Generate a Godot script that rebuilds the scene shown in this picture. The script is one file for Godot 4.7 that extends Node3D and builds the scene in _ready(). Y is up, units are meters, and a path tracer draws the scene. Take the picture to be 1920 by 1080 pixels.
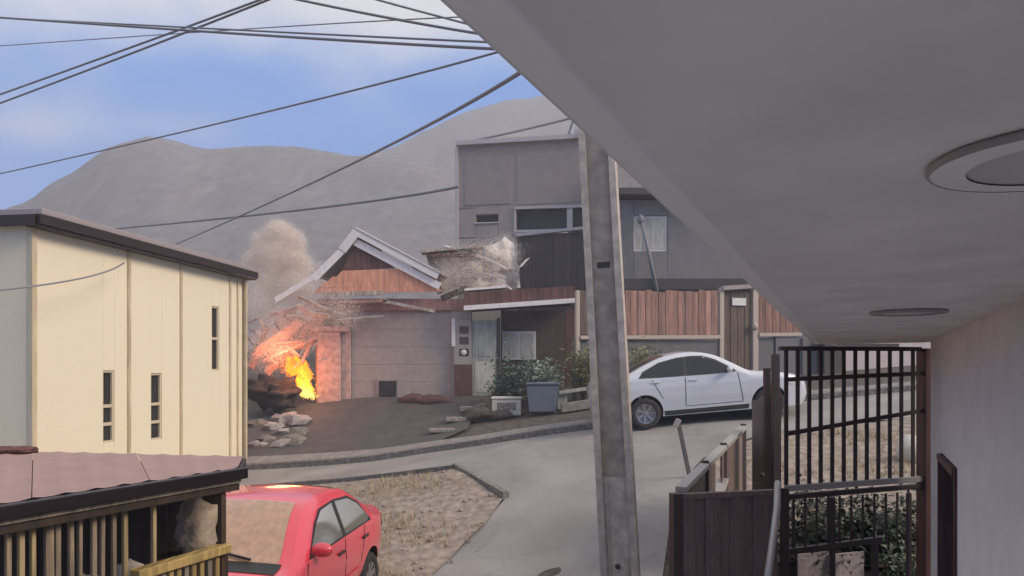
extends Node3D
# A hillside street seen from under the eave of a house. Metres, y up; the camera stands at (0, CAM_Y, 0) and looks along -z.
# Many places are written as (x, depth) with depth = -z, and heights as metres above or below the camera.

const CAM_Y := 2.65
const LENS := 1400.0          # focal length in units of a 1920 wide picture
const SKYLINE := 700.0        # row of the level line in it

var M := {}
var rng := RandomNumberGenerator.new()
var taken := {}
var land_n := 0
var land_c := PackedVector2Array()
var land_w := PackedFloat64Array()


# ---------------------------------------------------------------- helpers: places

func at(px: float, py: float, depth: float) -> Vector3:
	return Vector3((px - 960.0) / LENS * depth, CAM_Y + (SKYLINE - py) / LENS * depth, -depth)

func xdh(x: float, depth: float, h: float) -> Vector3:
	return Vector3(x, CAM_Y + h, -depth)

func spline_kernel(r: float) -> float:
	return r * r * log(r) if r > 1e-9 else 0.0

func solve_land() -> void:
	# surveyed points of the terrain: x, depth, height from the camera
	var c := [[0, 9.76, -2.65], [-2.5, 6, -2.65], [1.5, 6, -2.6], [-6, 4, -2.65], [3, 4, -2.6], [-5, 9.5, -2.66], [-9, 13, -2.66], [-13, 18, -2.6], [0, 0, -2.65],
		[-10, 2, -2.7], [9, 3, -2.2], [-6.69, 18, -2.33], [-3.19, 17.2, -2.01], [-0.71, 16.5, -1.61], [1.83, 16, -1.21], [6.13, 15.9, -0.86], [-1.12, 14.2, -1.85],
		[-0.13, 12.2, -2.07], [2.38, 11.5, -1.64], [12, 17, -0.25], [-4.3, 23, -0.74], [-1.6, 23, -0.74], [-8, 24, -0.9], [3, 22, -0.35], [9, 26, 0.3], [-14, 30, 0],
		[0, 34, 0.8], [14, 34, 1.2], [7, 12.5, -1.15], [12, 13, -0.7], [-20, 14, -2.6]]
	var n := c.size()
	land_n = n
	var a := []
	for i in n + 3:
		var row := PackedFloat64Array()
		row.resize(n + 4)
		a.append(row)
	for i in n:
		land_c.append(Vector2(c[i][0], c[i][1]))
	for i in n:
		for j in n:
			a[i][j] = spline_kernel(land_c[i].distance_to(land_c[j])) + (2.0 if i == j else 0.0)
		a[i][n] = 1.0
		a[i][n + 1] = land_c[i].x
		a[i][n + 2] = land_c[i].y
		a[n][i] = 1.0
		a[n + 1][i] = land_c[i].x
		a[n + 2][i] = land_c[i].y
		a[i][n + 3] = float(c[i][2])
	var m := n + 3
	for k in m:
		var best := k
		for i in range(k, m):
			if absf(a[i][k]) > absf(a[best][k]):
				best = i
		var t = a[k]
		a[k] = a[best]
		a[best] = t
		for i in m:
			if i != k:
				var f: float = a[i][k] / a[k][k]
				if f != 0.0:
					for j in range(k, m + 1):
						a[i][j] -= f * a[k][j]
	for k in m:
		land_w.append(a[k][m] / a[k][k])

func land(x: float, depth: float) -> float:
	var p := Vector2(clampf(x, -22, 22), clampf(depth, -4, 40))
	var s: float = land_w[land_n] + land_w[land_n + 1] * p.x + land_w[land_n + 2] * p.y
	for i in land_n:
		s += land_w[i] * spline_kernel(p.distance_to(land_c[i]))
	return s

func ground(x: float, depth: float, lift := 0.0) -> Vector3:
	return xdh(x, depth, land(x, depth) + lift)


# ---------------------------------------------------------------- helpers: shapes

func flat() -> SurfaceTool:
	var st := SurfaceTool.new()
	st.begin(Mesh.PRIMITIVE_TRIANGLES)
	st.set_smooth_group(-1)
	return st

func smooth() -> SurfaceTool:
	var st := SurfaceTool.new()
	st.begin(Mesh.PRIMITIVE_TRIANGLES)
	st.set_smooth_group(0)
	return st

func quad(st: SurfaceTool, a: Vector3, b: Vector3, c: Vector3, d: Vector3) -> void:
	for v in [a, b, c, a, c, d]:
		st.add_vertex(v)

func tri(st: SurfaceTool, a: Vector3, b: Vector3, c: Vector3) -> void:
	for v in [a, b, c]:
		st.add_vertex(v)

func box(st: SurfaceTool, c: Vector3, size: Vector3, b := Basis(), bevel := 0.0) -> void:
	# a box with chamfered edges
	var h := size / 2.0
	var e := minf(bevel, minf(h.x, minf(h.y, h.z)) * 0.45)
	if e <= 0.0:
		e = minf(0.004, minf(h.x, minf(h.y, h.z)) * 0.2)
	var p := func(x: float, y: float, z: float) -> Vector3: return c + b * Vector3(x, y, z)
	for s in [-1.0, 1.0]:
		var q := [[Vector3(s * h.x, -h.y + e, -h.z + e), Vector3(s * h.x, -h.y + e, h.z - e), Vector3(s * h.x, h.y - e, h.z - e), Vector3(s * h.x, h.y - e, -h.z + e)],
			[Vector3(-h.x + e, s * h.y, -h.z + e), Vector3(h.x - e, s * h.y, -h.z + e), Vector3(h.x - e, s * h.y, h.z - e), Vector3(-h.x + e, s * h.y, h.z - e)],
			[Vector3(-h.x + e, -h.y + e, s * h.z), Vector3(-h.x + e, h.y - e, s * h.z), Vector3(h.x - e, h.y - e, s * h.z), Vector3(h.x - e, -h.y + e, s * h.z)]]
		for f in q:
			if s > 0:
				quad(st, c + b * f[0], c + b * f[1], c + b * f[2], c + b * f[3])
			else:
				quad(st, c + b * f[3], c + b * f[2], c + b * f[1], c + b * f[0])
	for s in [-1.0, 1.0]:
		for t in [-1.0, 1.0]:
			quad(st, p.call(s * (h.x - e), t * h.y, -h.z + e), p.call(s * (h.x - e), t * h.y, h.z - e), p.call(s * h.x, t * (h.y - e), h.z - e), p.call(s * h.x, t * (h.y - e), -h.z + e))
			quad(st, p.call(s * (h.x - e), -h.y + e, t * h.z), p.call(s * (h.x - e), h.y - e, t * h.z), p.call(s * h.x, h.y - e, t * (h.z - e)), p.call(s * h.x, -h.y + e, t * (h.z - e)))
			quad(st, p.call(-h.x + e, s * (h.y - e), t * h.z), p.call(h.x - e, s * (h.y - e), t * h.z), p.call(h.x - e, s * h.y, t * (h.z - e)), p.call(-h.x + e, s * h.y, t * (h.z - e)))
			for r in [-1.0, 1.0]:
				tri(st, p.call(s * h.x, t * (h.y - e), r * (h.z - e)), p.call(s * (h.x - e), t * h.y, r * (h.z - e)), p.call(s * (h.x - e), t * (h.y - e), r * h.z))

func beam(st: SurfaceTool, a: Vector3, b: Vector3, w: float, t: float, up := Vector3.UP) -> void:
	# a bar from a to b: w across, t along up
	var x := (b - a).normalized()
	var z := x.cross(up).normalized() if absf(x.dot(up)) < 0.999 else x.cross(Vector3.FORWARD).normalized()
	var y := z.cross(x)
	box(st, (a + b) / 2.0, Vector3((b - a).length(), t, w), Basis(x, y, z))

func tube(st: SurfaceTool, pts: Array, r0: float, r1 := -1.0, sides := 8, caps := true) -> void:
	if r1 < 0.0:
		r1 = r0
	var rings := []
	var n := pts.size()
	var side := Vector3.ZERO
	for i in n:
		var dir: Vector3 = (pts[mini(i + 1, n - 1)] - pts[maxi(i - 1, 0)]).normalized()
		if side == Vector3.ZERO:
			side = dir.cross(Vector3.UP if absf(dir.y) < 0.9 else Vector3.RIGHT).normalized()
		side = (side - dir * side.dot(dir)).normalized()
		var up := side.cross(dir)
		var r := lerpf(r0, r1, float(i) / maxf(1.0, n - 1))
		var ring := []
		for k in sides:
			var a := TAU * k / sides
			ring.append(pts[i] + (side * cos(a) + up * sin(a)) * r)
		rings.append(ring)
	for i in n - 1:
		for k in sides:
			var l := (k + 1) % sides
			quad(st, rings[i][k], rings[i][l], rings[i + 1][l], rings[i + 1][k])
	if caps:
		for k in range(1, sides - 1):
			tri(st, rings[0][0], rings[0][k + 1], rings[0][k])
			tri(st, rings[n - 1][0], rings[n - 1][k], rings[n - 1][k + 1])

func lathe(st: SurfaceTool, profile: Array, axis: Vector3, centre: Vector3, sides := 28) -> void:
	# profile: [radius, along the axis] pairs
	var u := axis.cross(Vector3.UP if absf(axis.y) < 0.9 else Vector3.RIGHT).normalized()
	var v := axis.cross(u)
	for i in profile.size() - 1:
		for k in sides:
			var a := TAU * k / sides
			var b := TAU * (k + 1) / sides
			var da := u * cos(a) + v * sin(a)
			var db := u * cos(b) + v * sin(b)
			var p: Array = profile[i]
			var q: Array = profile[i + 1]
			quad(st, centre + da * p[0] + axis * p[1], centre + db * p[0] + axis * p[1], centre + db * q[0] + axis * q[1], centre + da * q[0] + axis * q[1])

func sheet(st: SurfaceTool, poly: PackedVector2Array, cell: float, map: Callable) -> void:
	# a flat outline cut into cells and laid on a curved surface
	var lo := poly[0]
	var hi := poly[0]
	for p in poly:
		lo = lo.min(p)
		hi = hi.max(p)
	var i0 := floori(lo.x / cell)
	var j0 := floori(lo.y / cell)
	for i in range(i0, ceili(hi.x / cell)):
		for j in range(j0, ceili(hi.y / cell)):
			var c := PackedVector2Array([Vector2(i, j) * cell, Vector2(i + 1, j) * cell, Vector2(i + 1, j + 1) * cell, Vector2(i, j + 1) * cell])
			for piece in Geometry2D.intersect_polygons(poly, c):
				if Geometry2D.is_polygon_clockwise(piece):
					continue
				var ids := Geometry2D.triangulate_polygon(piece)
				for k in range(0, ids.size(), 3):
					for l in [0, 1, 2]:
						st.add_vertex(map.call(piece[ids[k + l]]))

func extrude(st: SurfaceTool, outline: Array, depth: Vector3) -> void:
	# a closed outline of points in space, given thickness along depth
	var n := outline.size()
	var nrm := Vector3.ZERO
	for i in n:
		nrm += (outline[i] - outline[0]).cross(outline[(i + 1) % n] - outline[0])
	nrm = nrm.normalized()
	var u: Vector3 = (outline[1] - outline[0]).normalized()
	var v := nrm.cross(u)
	var p2 := PackedVector2Array()
	for p in outline:
		p2.append(Vector2((p - outline[0]).dot(u), (p - outline[0]).dot(v)))
	var ids := Geometry2D.triangulate_polygon(p2)
	for k in range(0, ids.size(), 3):
		tri(st, outline[ids[k]], outline[ids[k + 1]], outline[ids[k + 2]])
		tri(st, outline[ids[k]] + depth, outline[ids[k + 2]] + depth, outline[ids[k + 1]] + depth)
	for i in n:
		var a: Vector3 = outline[i]
		var b: Vector3 = outline[(i + 1) % n]
		quad(st, a, b, b + depth, a + depth)

func lump(st: SurfaceTool, c: Vector3, size: Vector3, seed_: int, rough := 0.35, rings := 7, sides := 10) -> void:
	# an uneven stone or heap
	var nz := FastNoiseLite.new()
	nz.seed = seed_
	nz.frequency = 1.1
	var g := []
	for i in rings + 1:
		var row := []
		for k in sides:
			var a := PI * i / rings
			var b := TAU * k / sides
			var dir := Vector3(sin(a) * cos(b), cos(a), sin(a) * sin(b))
			row.append(c + dir * size * 0.5 * (1.0 + rough * nz.get_noise_3dv(dir * 1.3)))
		g.append(row)
	for i in rings:
		for k in sides:
			var l := (k + 1) % sides
			quad(st, g[i][k], g[i][l], g[i + 1][l], g[i + 1][k])


# ---------------------------------------------------------------- helpers: nodes

func numbered(called: String) -> String:
	var n: int = taken.get(called, 0)
	taken[called] = n + 1
	return called if n == 0 else "%s_%03d" % [called, n]

func obj(called: String, st, material: Material, parent: Node3D = null) -> MeshInstance3D:
	# commits a shape given in world coordinates as one mesh
	var o := MeshInstance3D.new()
	if st is SurfaceTool:
		st.generate_normals()
		o.mesh = st.commit()
	else:
		o.mesh = st
	o.material_override = material
	if parent == null:
		o.name = numbered(called)
		add_child(o)
	else:
		o.name = called
		parent.add_child(o, true)
		var t := parent.transform
		var up := parent.get_parent()
		while up != self:
			t = up.transform * t
			up = up.get_parent()
		o.transform = t.affine_inverse()
	return o

func own(called: String, st, material: Material, parent: Node3D) -> MeshInstance3D:
	# the same for a shape given in the thing's own axes
	var o := MeshInstance3D.new()
	if st is SurfaceTool:
		st.generate_normals()
		o.mesh = st.commit()
	else:
		o.mesh = st
	o.material_override = material
	o.name = called
	parent.add_child(o, true)
	return o

func tag(o: Node3D, label: String, category: String, group := "") -> void:
	o.set_meta("label", label)
	o.set_meta("category", category)
	if group:
		o.set_meta("group", group)
	if not o.has_meta("kind"):
		o.set_meta("kind", "thing")

func thing(called: String, label: String, category: String, where: Vector3, group := "", basis_ := Basis()) -> Node3D:
	var o := Node3D.new()
	o.name = numbered(called)
	add_child(o)
	o.transform = Transform3D(basis_, where)
	tag(o, label, category, group)
	return o

func setting(called: String, st, material: Material) -> MeshInstance3D:
	var o := obj(called, st, material)
	o.set_meta("kind", "structure")
	return o


# ---------------------------------------------------------------- materials

func noise_tex(freq: float, lo: float, hi: float, octaves := 4, seed_ := 1, bump := 0.0, kind := FastNoiseLite.TYPE_SIMPLEX_SMOOTH, size := 512) -> ImageTexture:
	var n := FastNoiseLite.new()
	n.noise_type = kind
	n.seed = seed_
	n.frequency = freq
	n.fractal_octaves = octaves
	var im := n.get_seamless_image(size, size)
	if bump > 0.0:
		im.convert(Image.FORMAT_RGBA8)
		im.bump_map_to_normal_map(bump)
		return ImageTexture.create_from_image(im)
	var out := Image.create(size, size, false, Image.FORMAT_RGB8)
	for y in size:
		for x in size:
			var v := lerpf(lo, hi, im.get_pixel(x, y).r)
			out.set_pixel(x, y, Color(v, v, v))
	return ImageTexture.create_from_image(out)

func road_tex() -> ImageTexture:
	# worn concrete: stains, patches and a net of fine cracks
	var c := FastNoiseLite.new()
	c.noise_type = FastNoiseLite.TYPE_CELLULAR
	c.cellular_return_type = FastNoiseLite.RETURN_DISTANCE2_SUB
	c.frequency = 0.0065
	c.seed = 3
	c.domain_warp_enabled = true
	c.domain_warp_amplitude = 60.0
	c.domain_warp_frequency = 0.012
	c.fractal_type = FastNoiseLite.FRACTAL_NONE
	var im := c.get_seamless_image(1024, 1024, false, false, 0.1, false)
	var b := FastNoiseLite.new()
	b.seed = 8
	b.frequency = 0.006
	b.fractal_octaves = 5
	var bl := b.get_seamless_image(1024, 1024)
	b.frequency = 0.15
	var sp := b.get_seamless_image(1024, 1024)
	var out := Image.create(1024, 1024, false, Image.FORMAT_RGB8)
	for y in 1024:
		for x in 1024:
			var k := im.get_pixel(x, y).r
			var v := lerpf(0.76, 1.0, bl.get_pixel(x, y).r) * lerpf(0.92, 1.0, sp.get_pixel(x, y).r)
			v *= lerpf(0.92, 1.0, smoothstep(0.003, 0.012, k))
			out.set_pixel(x, y, Color(v, v * 0.995, v * 0.985))
	return ImageTexture.create_from_image(out)

func grain_tex(seed_: int, lo: float, hi: float, stretch: float) -> ImageTexture:
	# long fibres along v
	var n := FastNoiseLite.new()
	n.seed = seed_
	n.frequency = 0.03
	n.fractal_octaves = 4
	var im := Image.create(256, 256, false, Image.FORMAT_RGB8)
	for y in 256:
		for x in 256:
			var a := TAU * x / 256.0
			var b := TAU * y / 256.0
			var k := n.get_noise_3d(cos(a) * 90.0, sin(a) * 90.0, cos(b) * stretch) * 0.7 + n.get_noise_3d(cos(a) * 30.0 + 500.0, sin(a) * 30.0, sin(b) * stretch) * 0.5
			var v := clampf(lerpf(lo, hi, 0.5 + k * 0.8), 0, 1)
			im.set_pixel(x, y, Color(v, v * 0.985, v * 0.96))
	return ImageTexture.create_from_image(im)

func mat(r: float, g: float, b: float, rough := 0.8, tex: Texture2D = null, scale := 1.0, bump: Texture2D = null, bump_scale := 1.0, metallic := 0.0) -> StandardMaterial3D:
	var m := StandardMaterial3D.new()
	m.albedo_color = Color(r, g, b).linear_to_srgb()
	m.roughness = rough
	m.metallic = metallic
	m.cull_mode = BaseMaterial3D.CULL_DISABLED
	if tex or bump:
		m.uv1_triplanar = true
		m.uv1_world_triplanar = true
		m.uv1_scale = Vector3.ONE * scale
	if tex:
		m.albedo_texture = tex
	if bump:
		m.normal_enabled = true
		m.normal_texture = bump
		m.normal_scale = bump_scale
	return m

func paint(r: float, g: float, b: float) -> StandardMaterial3D:
	var m := mat(r, g, b, 0.35)
	m.clearcoat_enabled = true
	m.clearcoat = 1.0
	m.clearcoat_roughness = 0.06
	return m

func make_materials() -> void:
	var blotch := noise_tex(0.012, 0.72, 1.0, 5, 3)
	var soft := noise_tex(0.012, 0.9, 1.0, 5, 13)
	var plain := noise_tex(0.05, 0.96, 1.0, 4, 15)
	var fine := noise_tex(0.06, 0.8, 1.0, 4, 5)
	var speck := noise_tex(0.2, 0.62, 1.0, 3, 9)
	var patch := noise_tex(0.02, 0.45, 1.0, 5, 21)
	var clod := noise_tex(0.03, 0.62, 1.0, 5, 29)
	var bumpf := noise_tex(0.1, 0, 1, 4, 6, 3.0)
	var bumpc := noise_tex(0.03, 0, 1, 5, 8, 5.0)
	var grain := grain_tex(11, 0.5, 1.0, 8.0)
	var rain := grain_tex(23, 0.95, 1.0, 2.0)
	var streak := grain_tex(17, 0.72, 1.0, 14.0)
	M.dirt = mat(0.43, 0.35, 0.295, 0.95, clod, 0.3, bumpc, 0.9)
	M.earth = mat(0.16, 0.13, 0.11, 0.95, patch, 0.4, bumpc, 1.0)
	M.road = mat(0.37, 0.347, 0.343, 0.88, road_tex(), 0.08, bumpf, 0.0)
	M.drive = mat(0.092, 0.088, 0.088, 0.85, blotch, 0.25, bumpf, 0.4)
	M.walk = mat(0.30, 0.275, 0.265, 0.9, blotch, 0.5, bumpf, 0.4)
	M.bounce_slab = mat(0.74, 0.71, 0.69, 0.9, blotch, 0.4, bumpf, 0.3)  # very pale so that it reflects light upward
	M.kerb = mat(0.25, 0.23, 0.225, 0.9, patch, 0.8, bumpf, 0.5)
	M.kerb_pale = mat(0.38, 0.35, 0.32, 0.9, patch, 0.9, bumpf, 0.5)
	M.hill = mat(0.205, 0.19, 0.21, 0.95, blotch, 0.06, bumpc, 0.25)
	M.scrub = mat(0.09, 0.085, 0.06, 0.95, speck, 0.3)
	M.beige = mat(0.77, 0.685, 0.515, 0.75, plain, 0.6, bumpf, 0.08)
	M.beige_trim = mat(0.7, 0.59, 0.42, 0.7, streak, 0.6)
	M.fascia = mat(0.02, 0.009, 0.009, 0.6, fine, 0.8)
	M.flashing = mat(0.42, 0.36, 0.36, 0.5, fine, 1.0, null, 1.0, 0.2)
	M.darkglass = mat(0.03, 0.03, 0.028, 0.08)
	M.frame_tan = mat(0.55, 0.46, 0.33, 0.6)
	M.shed_roof = mat(0.36, 0.225, 0.2, 0.6, soft, 0.5)
	M.gutter = mat(0.01, 0.004, 0.006, 0.4, fine, 2.0)
	M.paleboard = mat(0.40, 0.34, 0.28, 0.7, grain, 2.0)
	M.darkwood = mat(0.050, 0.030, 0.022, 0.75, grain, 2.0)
	M.brownpost = mat(0.10, 0.055, 0.030, 0.7, grain, 2.0)
	M.picket = mat(0.55, 0.42, 0.24, 0.75, grain, 2.5)
	M.picket_grey = mat(0.38, 0.3, 0.22, 0.75, grain, 2.5)
	M.railwood = mat(0.7, 0.5, 0.2, 0.65, grain, 2.0)
	M.tarp = mat(0.38, 0.3, 0.235, 0.7, soft, 1.5, bumpc, 0.8)
	M.junk = mat(0.45, 0.40, 0.36, 0.7, fine, 2.0)
	M.clay = mat(0.25, 0.10, 0.08, 0.8, patch, 3.0)
	M.garage = mat(0.38, 0.33, 0.31, 0.7, soft, 0.5, bumpf, 0.1)
	M.salmon = mat(0.66, 0.45, 0.4, 0.85, blotch, 0.6, bumpf, 0.3)  # pinkish glow of the fire painted into walls and timbers
	M.glow_orange = mat(0.86, 0.40, 0.27, 0.75, streak, 0.8)  # orange glow of fire inside the roof, painted into the gable boards
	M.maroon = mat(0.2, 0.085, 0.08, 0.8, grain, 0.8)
	M.rosewood = mat(0.48, 0.27, 0.24, 0.8, streak, 0.8)
	M.whitewood = mat(0.82, 0.77, 0.75, 0.6, soft, 0.8)
	M.palewood = mat(0.66, 0.57, 0.5, 0.7, grain, 1.2)
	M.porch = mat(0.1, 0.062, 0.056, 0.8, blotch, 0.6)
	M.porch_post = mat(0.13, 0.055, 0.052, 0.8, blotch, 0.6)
	M.mint = mat(0.42, 0.45, 0.43, 0.55, streak, 0.7)
	M.plaster = mat(0.36, 0.315, 0.30, 0.85, soft, 0.5, bumpf, 0.4)
	M.whitepaint = mat(0.82, 0.79, 0.77, 0.6, fine, 0.8)
	M.curtain = mat(0.62, 0.63, 0.60, 0.8, streak, 1.0)
	M.torn = mat(0.8, 0.74, 0.71, 0.75, blotch, 0.9, bumpc, 0.7)
	M.lining = mat(0.62, 0.52, 0.43, 0.85, blotch, 0.7, bumpc, 0.7)
	M.grey_wall = mat(0.34, 0.29, 0.275, 0.8, soft, 0.25, bumpf, 0.2)
	M.grey_panel = mat(0.3, 0.255, 0.245, 0.75, soft, 0.3, bumpf, 0.2)
	M.grey_wing = mat(0.205, 0.193, 0.197, 0.8, soft, 0.25, bumpf, 0.2)
	M.grey_dark = mat(0.055, 0.05, 0.052, 0.7, fine, 0.6)
	M.coping = mat(0.56, 0.52, 0.53, 0.6, fine, 0.7)
	M.brown_panel = mat(0.085, 0.065, 0.065, 0.7, grain, 0.5)
	M.slot = mat(0.012, 0.011, 0.013, 0.5)
	M.board = []
	for k in 5:
		var v := 0.8 + 0.1 * k
		M.board.append(mat(0.52 * v, 0.29 * v, (0.225 + 0.006 * k) * v, 0.8, grain, 0.9))
	M.gate_brown = mat(0.20, 0.145, 0.115, 0.75, grain, 0.9)
	M.rail_cream = mat(0.55, 0.45, 0.38, 0.6, fine, 1.0)
	M.lowwall = mat(0.15, 0.145, 0.145, 0.85, soft, 0.4, bumpf, 0.4)
	M.bluewall = mat(0.16, 0.165, 0.18, 0.85, soft, 0.4, bumpf, 0.3)
	M.pinkwall = mat(0.52, 0.45, 0.46, 0.85, soft, 0.3, bumpf, 0.3)
	M.concrete = mat(0.5, 0.42, 0.35, 0.85, blotch, 0.9, bumpf, 0.3)
	M.concrete_lit = mat(0.56, 0.485, 0.425, 0.85, blotch, 1.2, bumpf, 0.3)  # paler copy of the pole concrete, sunlit edges painted in
	M.concrete_pale = mat(0.58, 0.51, 0.46, 0.85, blotch, 1.3, bumpf, 0.4)
	M.wire = mat(0.2, 0.2, 0.22, 0.6)
	M.steel = mat(0.06, 0.04, 0.04, 0.5, fine, 3.0)
	M.steel_plate = mat(0.22, 0.16, 0.155, 0.5, streak, 1.5)
	M.galv = mat(0.50, 0.47, 0.45, 0.45, fine, 3.0, null, 1.0, 0.3)
	M.soffit = mat(0.88, 0.855, 0.845, 0.85, soft, 0.35, bumpf, 0.1)
	M.own_wall = mat(0.8, 0.77, 0.76, 0.85, soft, 0.4, bumpf, 0.2)
	M.trim_grey = mat(0.9, 0.88, 0.87, 0.6)
	M.lamp_ring = mat(0.30, 0.29, 0.29, 0.5)
	M.lamp_rim = mat(0.32, 0.31, 0.31, 0.4)  # rim coloured dark for the shadowed edge of the lamp
	M.lamp_face = mat(0.52, 0.50, 0.50, 0.35)
	M.room = mat(0.45, 0.43, 0.4, 0.9)
	M.doorwood = mat(0.17, 0.075, 0.075, 0.5, grain, 1.5)
	M.leaf_dark = mat(0.065, 0.11, 0.08, 0.6)
	M.leaf_olive = mat(0.17, 0.19, 0.075, 0.65)
	M.leaf_grey = mat(0.2, 0.25, 0.19, 0.6)
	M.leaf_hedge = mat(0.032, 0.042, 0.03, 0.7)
	M.straw = mat(0.36, 0.28, 0.17, 0.9)
	for k in ["leaf_dark", "leaf_olive", "leaf_grey", "straw"]:
		M[k].backlight_enabled = true
		M[k].backlight = M[k].albedo_color * 0.5
	M.dust = mat(0.80, 0.72, 0.66, 1.0)
	M.dust.backlight_enabled = true
	M.dust.backlight = Color(0.6, 0.55, 0.5)
	M.stem = mat(0.09, 0.065, 0.045, 0.85)
	M.stone = mat(0.36, 0.32, 0.285, 0.9, patch, 2.5, bumpc, 0.8)
	M.near_black = mat(0.045, 0.035, 0.035, 0.9, patch, 1.5, bumpc, 0.8)
	M.whitebox = mat(0.72, 0.68, 0.60, 0.6, fine, 1.5)
	M.bluebin = mat(0.15, 0.18, 0.235, 0.5, fine, 1.5)
	M.step = mat(0.46, 0.39, 0.375, 0.85, patch, 1.2, bumpf, 0.4)
	M.red_paint = paint(0.74, 0.055, 0.085)
	M.white_paint = paint(0.56, 0.57, 0.61)
	M.tyre = mat(0.025, 0.024, 0.025, 0.85)
	M.rim = mat(0.38, 0.37, 0.37, 0.3, null, 1.0, null, 1.0, 0.8)
	M.under = mat(0.012, 0.012, 0.012, 0.9)
	M.carglass = mat(0.016, 0.018, 0.024, 0.05)
	M.glare_glass = mat(0.95, 0.92, 0.82, 0.06, null, 1.0, null, 1.0, 0.85)  # cream metallic tint paints bright glare onto the side windows
	M.shade = mat(0.62, 0.33, 0.17, 0.8, blotch, 1.5)
	M.pane = mat(0.75, 0.76, 0.78, 0.03)
	M.pane.transparency = BaseMaterial3D.TRANSPARENCY_ALPHA
	M.pane.albedo_color.a = 0.10
	M.trimblack = mat(0.02, 0.02, 0.02, 0.55)
	M.lampglass = mat(0.75, 0.75, 0.75, 0.08, null, 1.0, null, 1.0, 0.5)
	M.tail = mat(0.35, 0.01, 0.012, 0.12)
	M.amber = mat(0.75, 0.30, 0.06, 0.15)


# ---------------------------------------------------------------- setting

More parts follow.
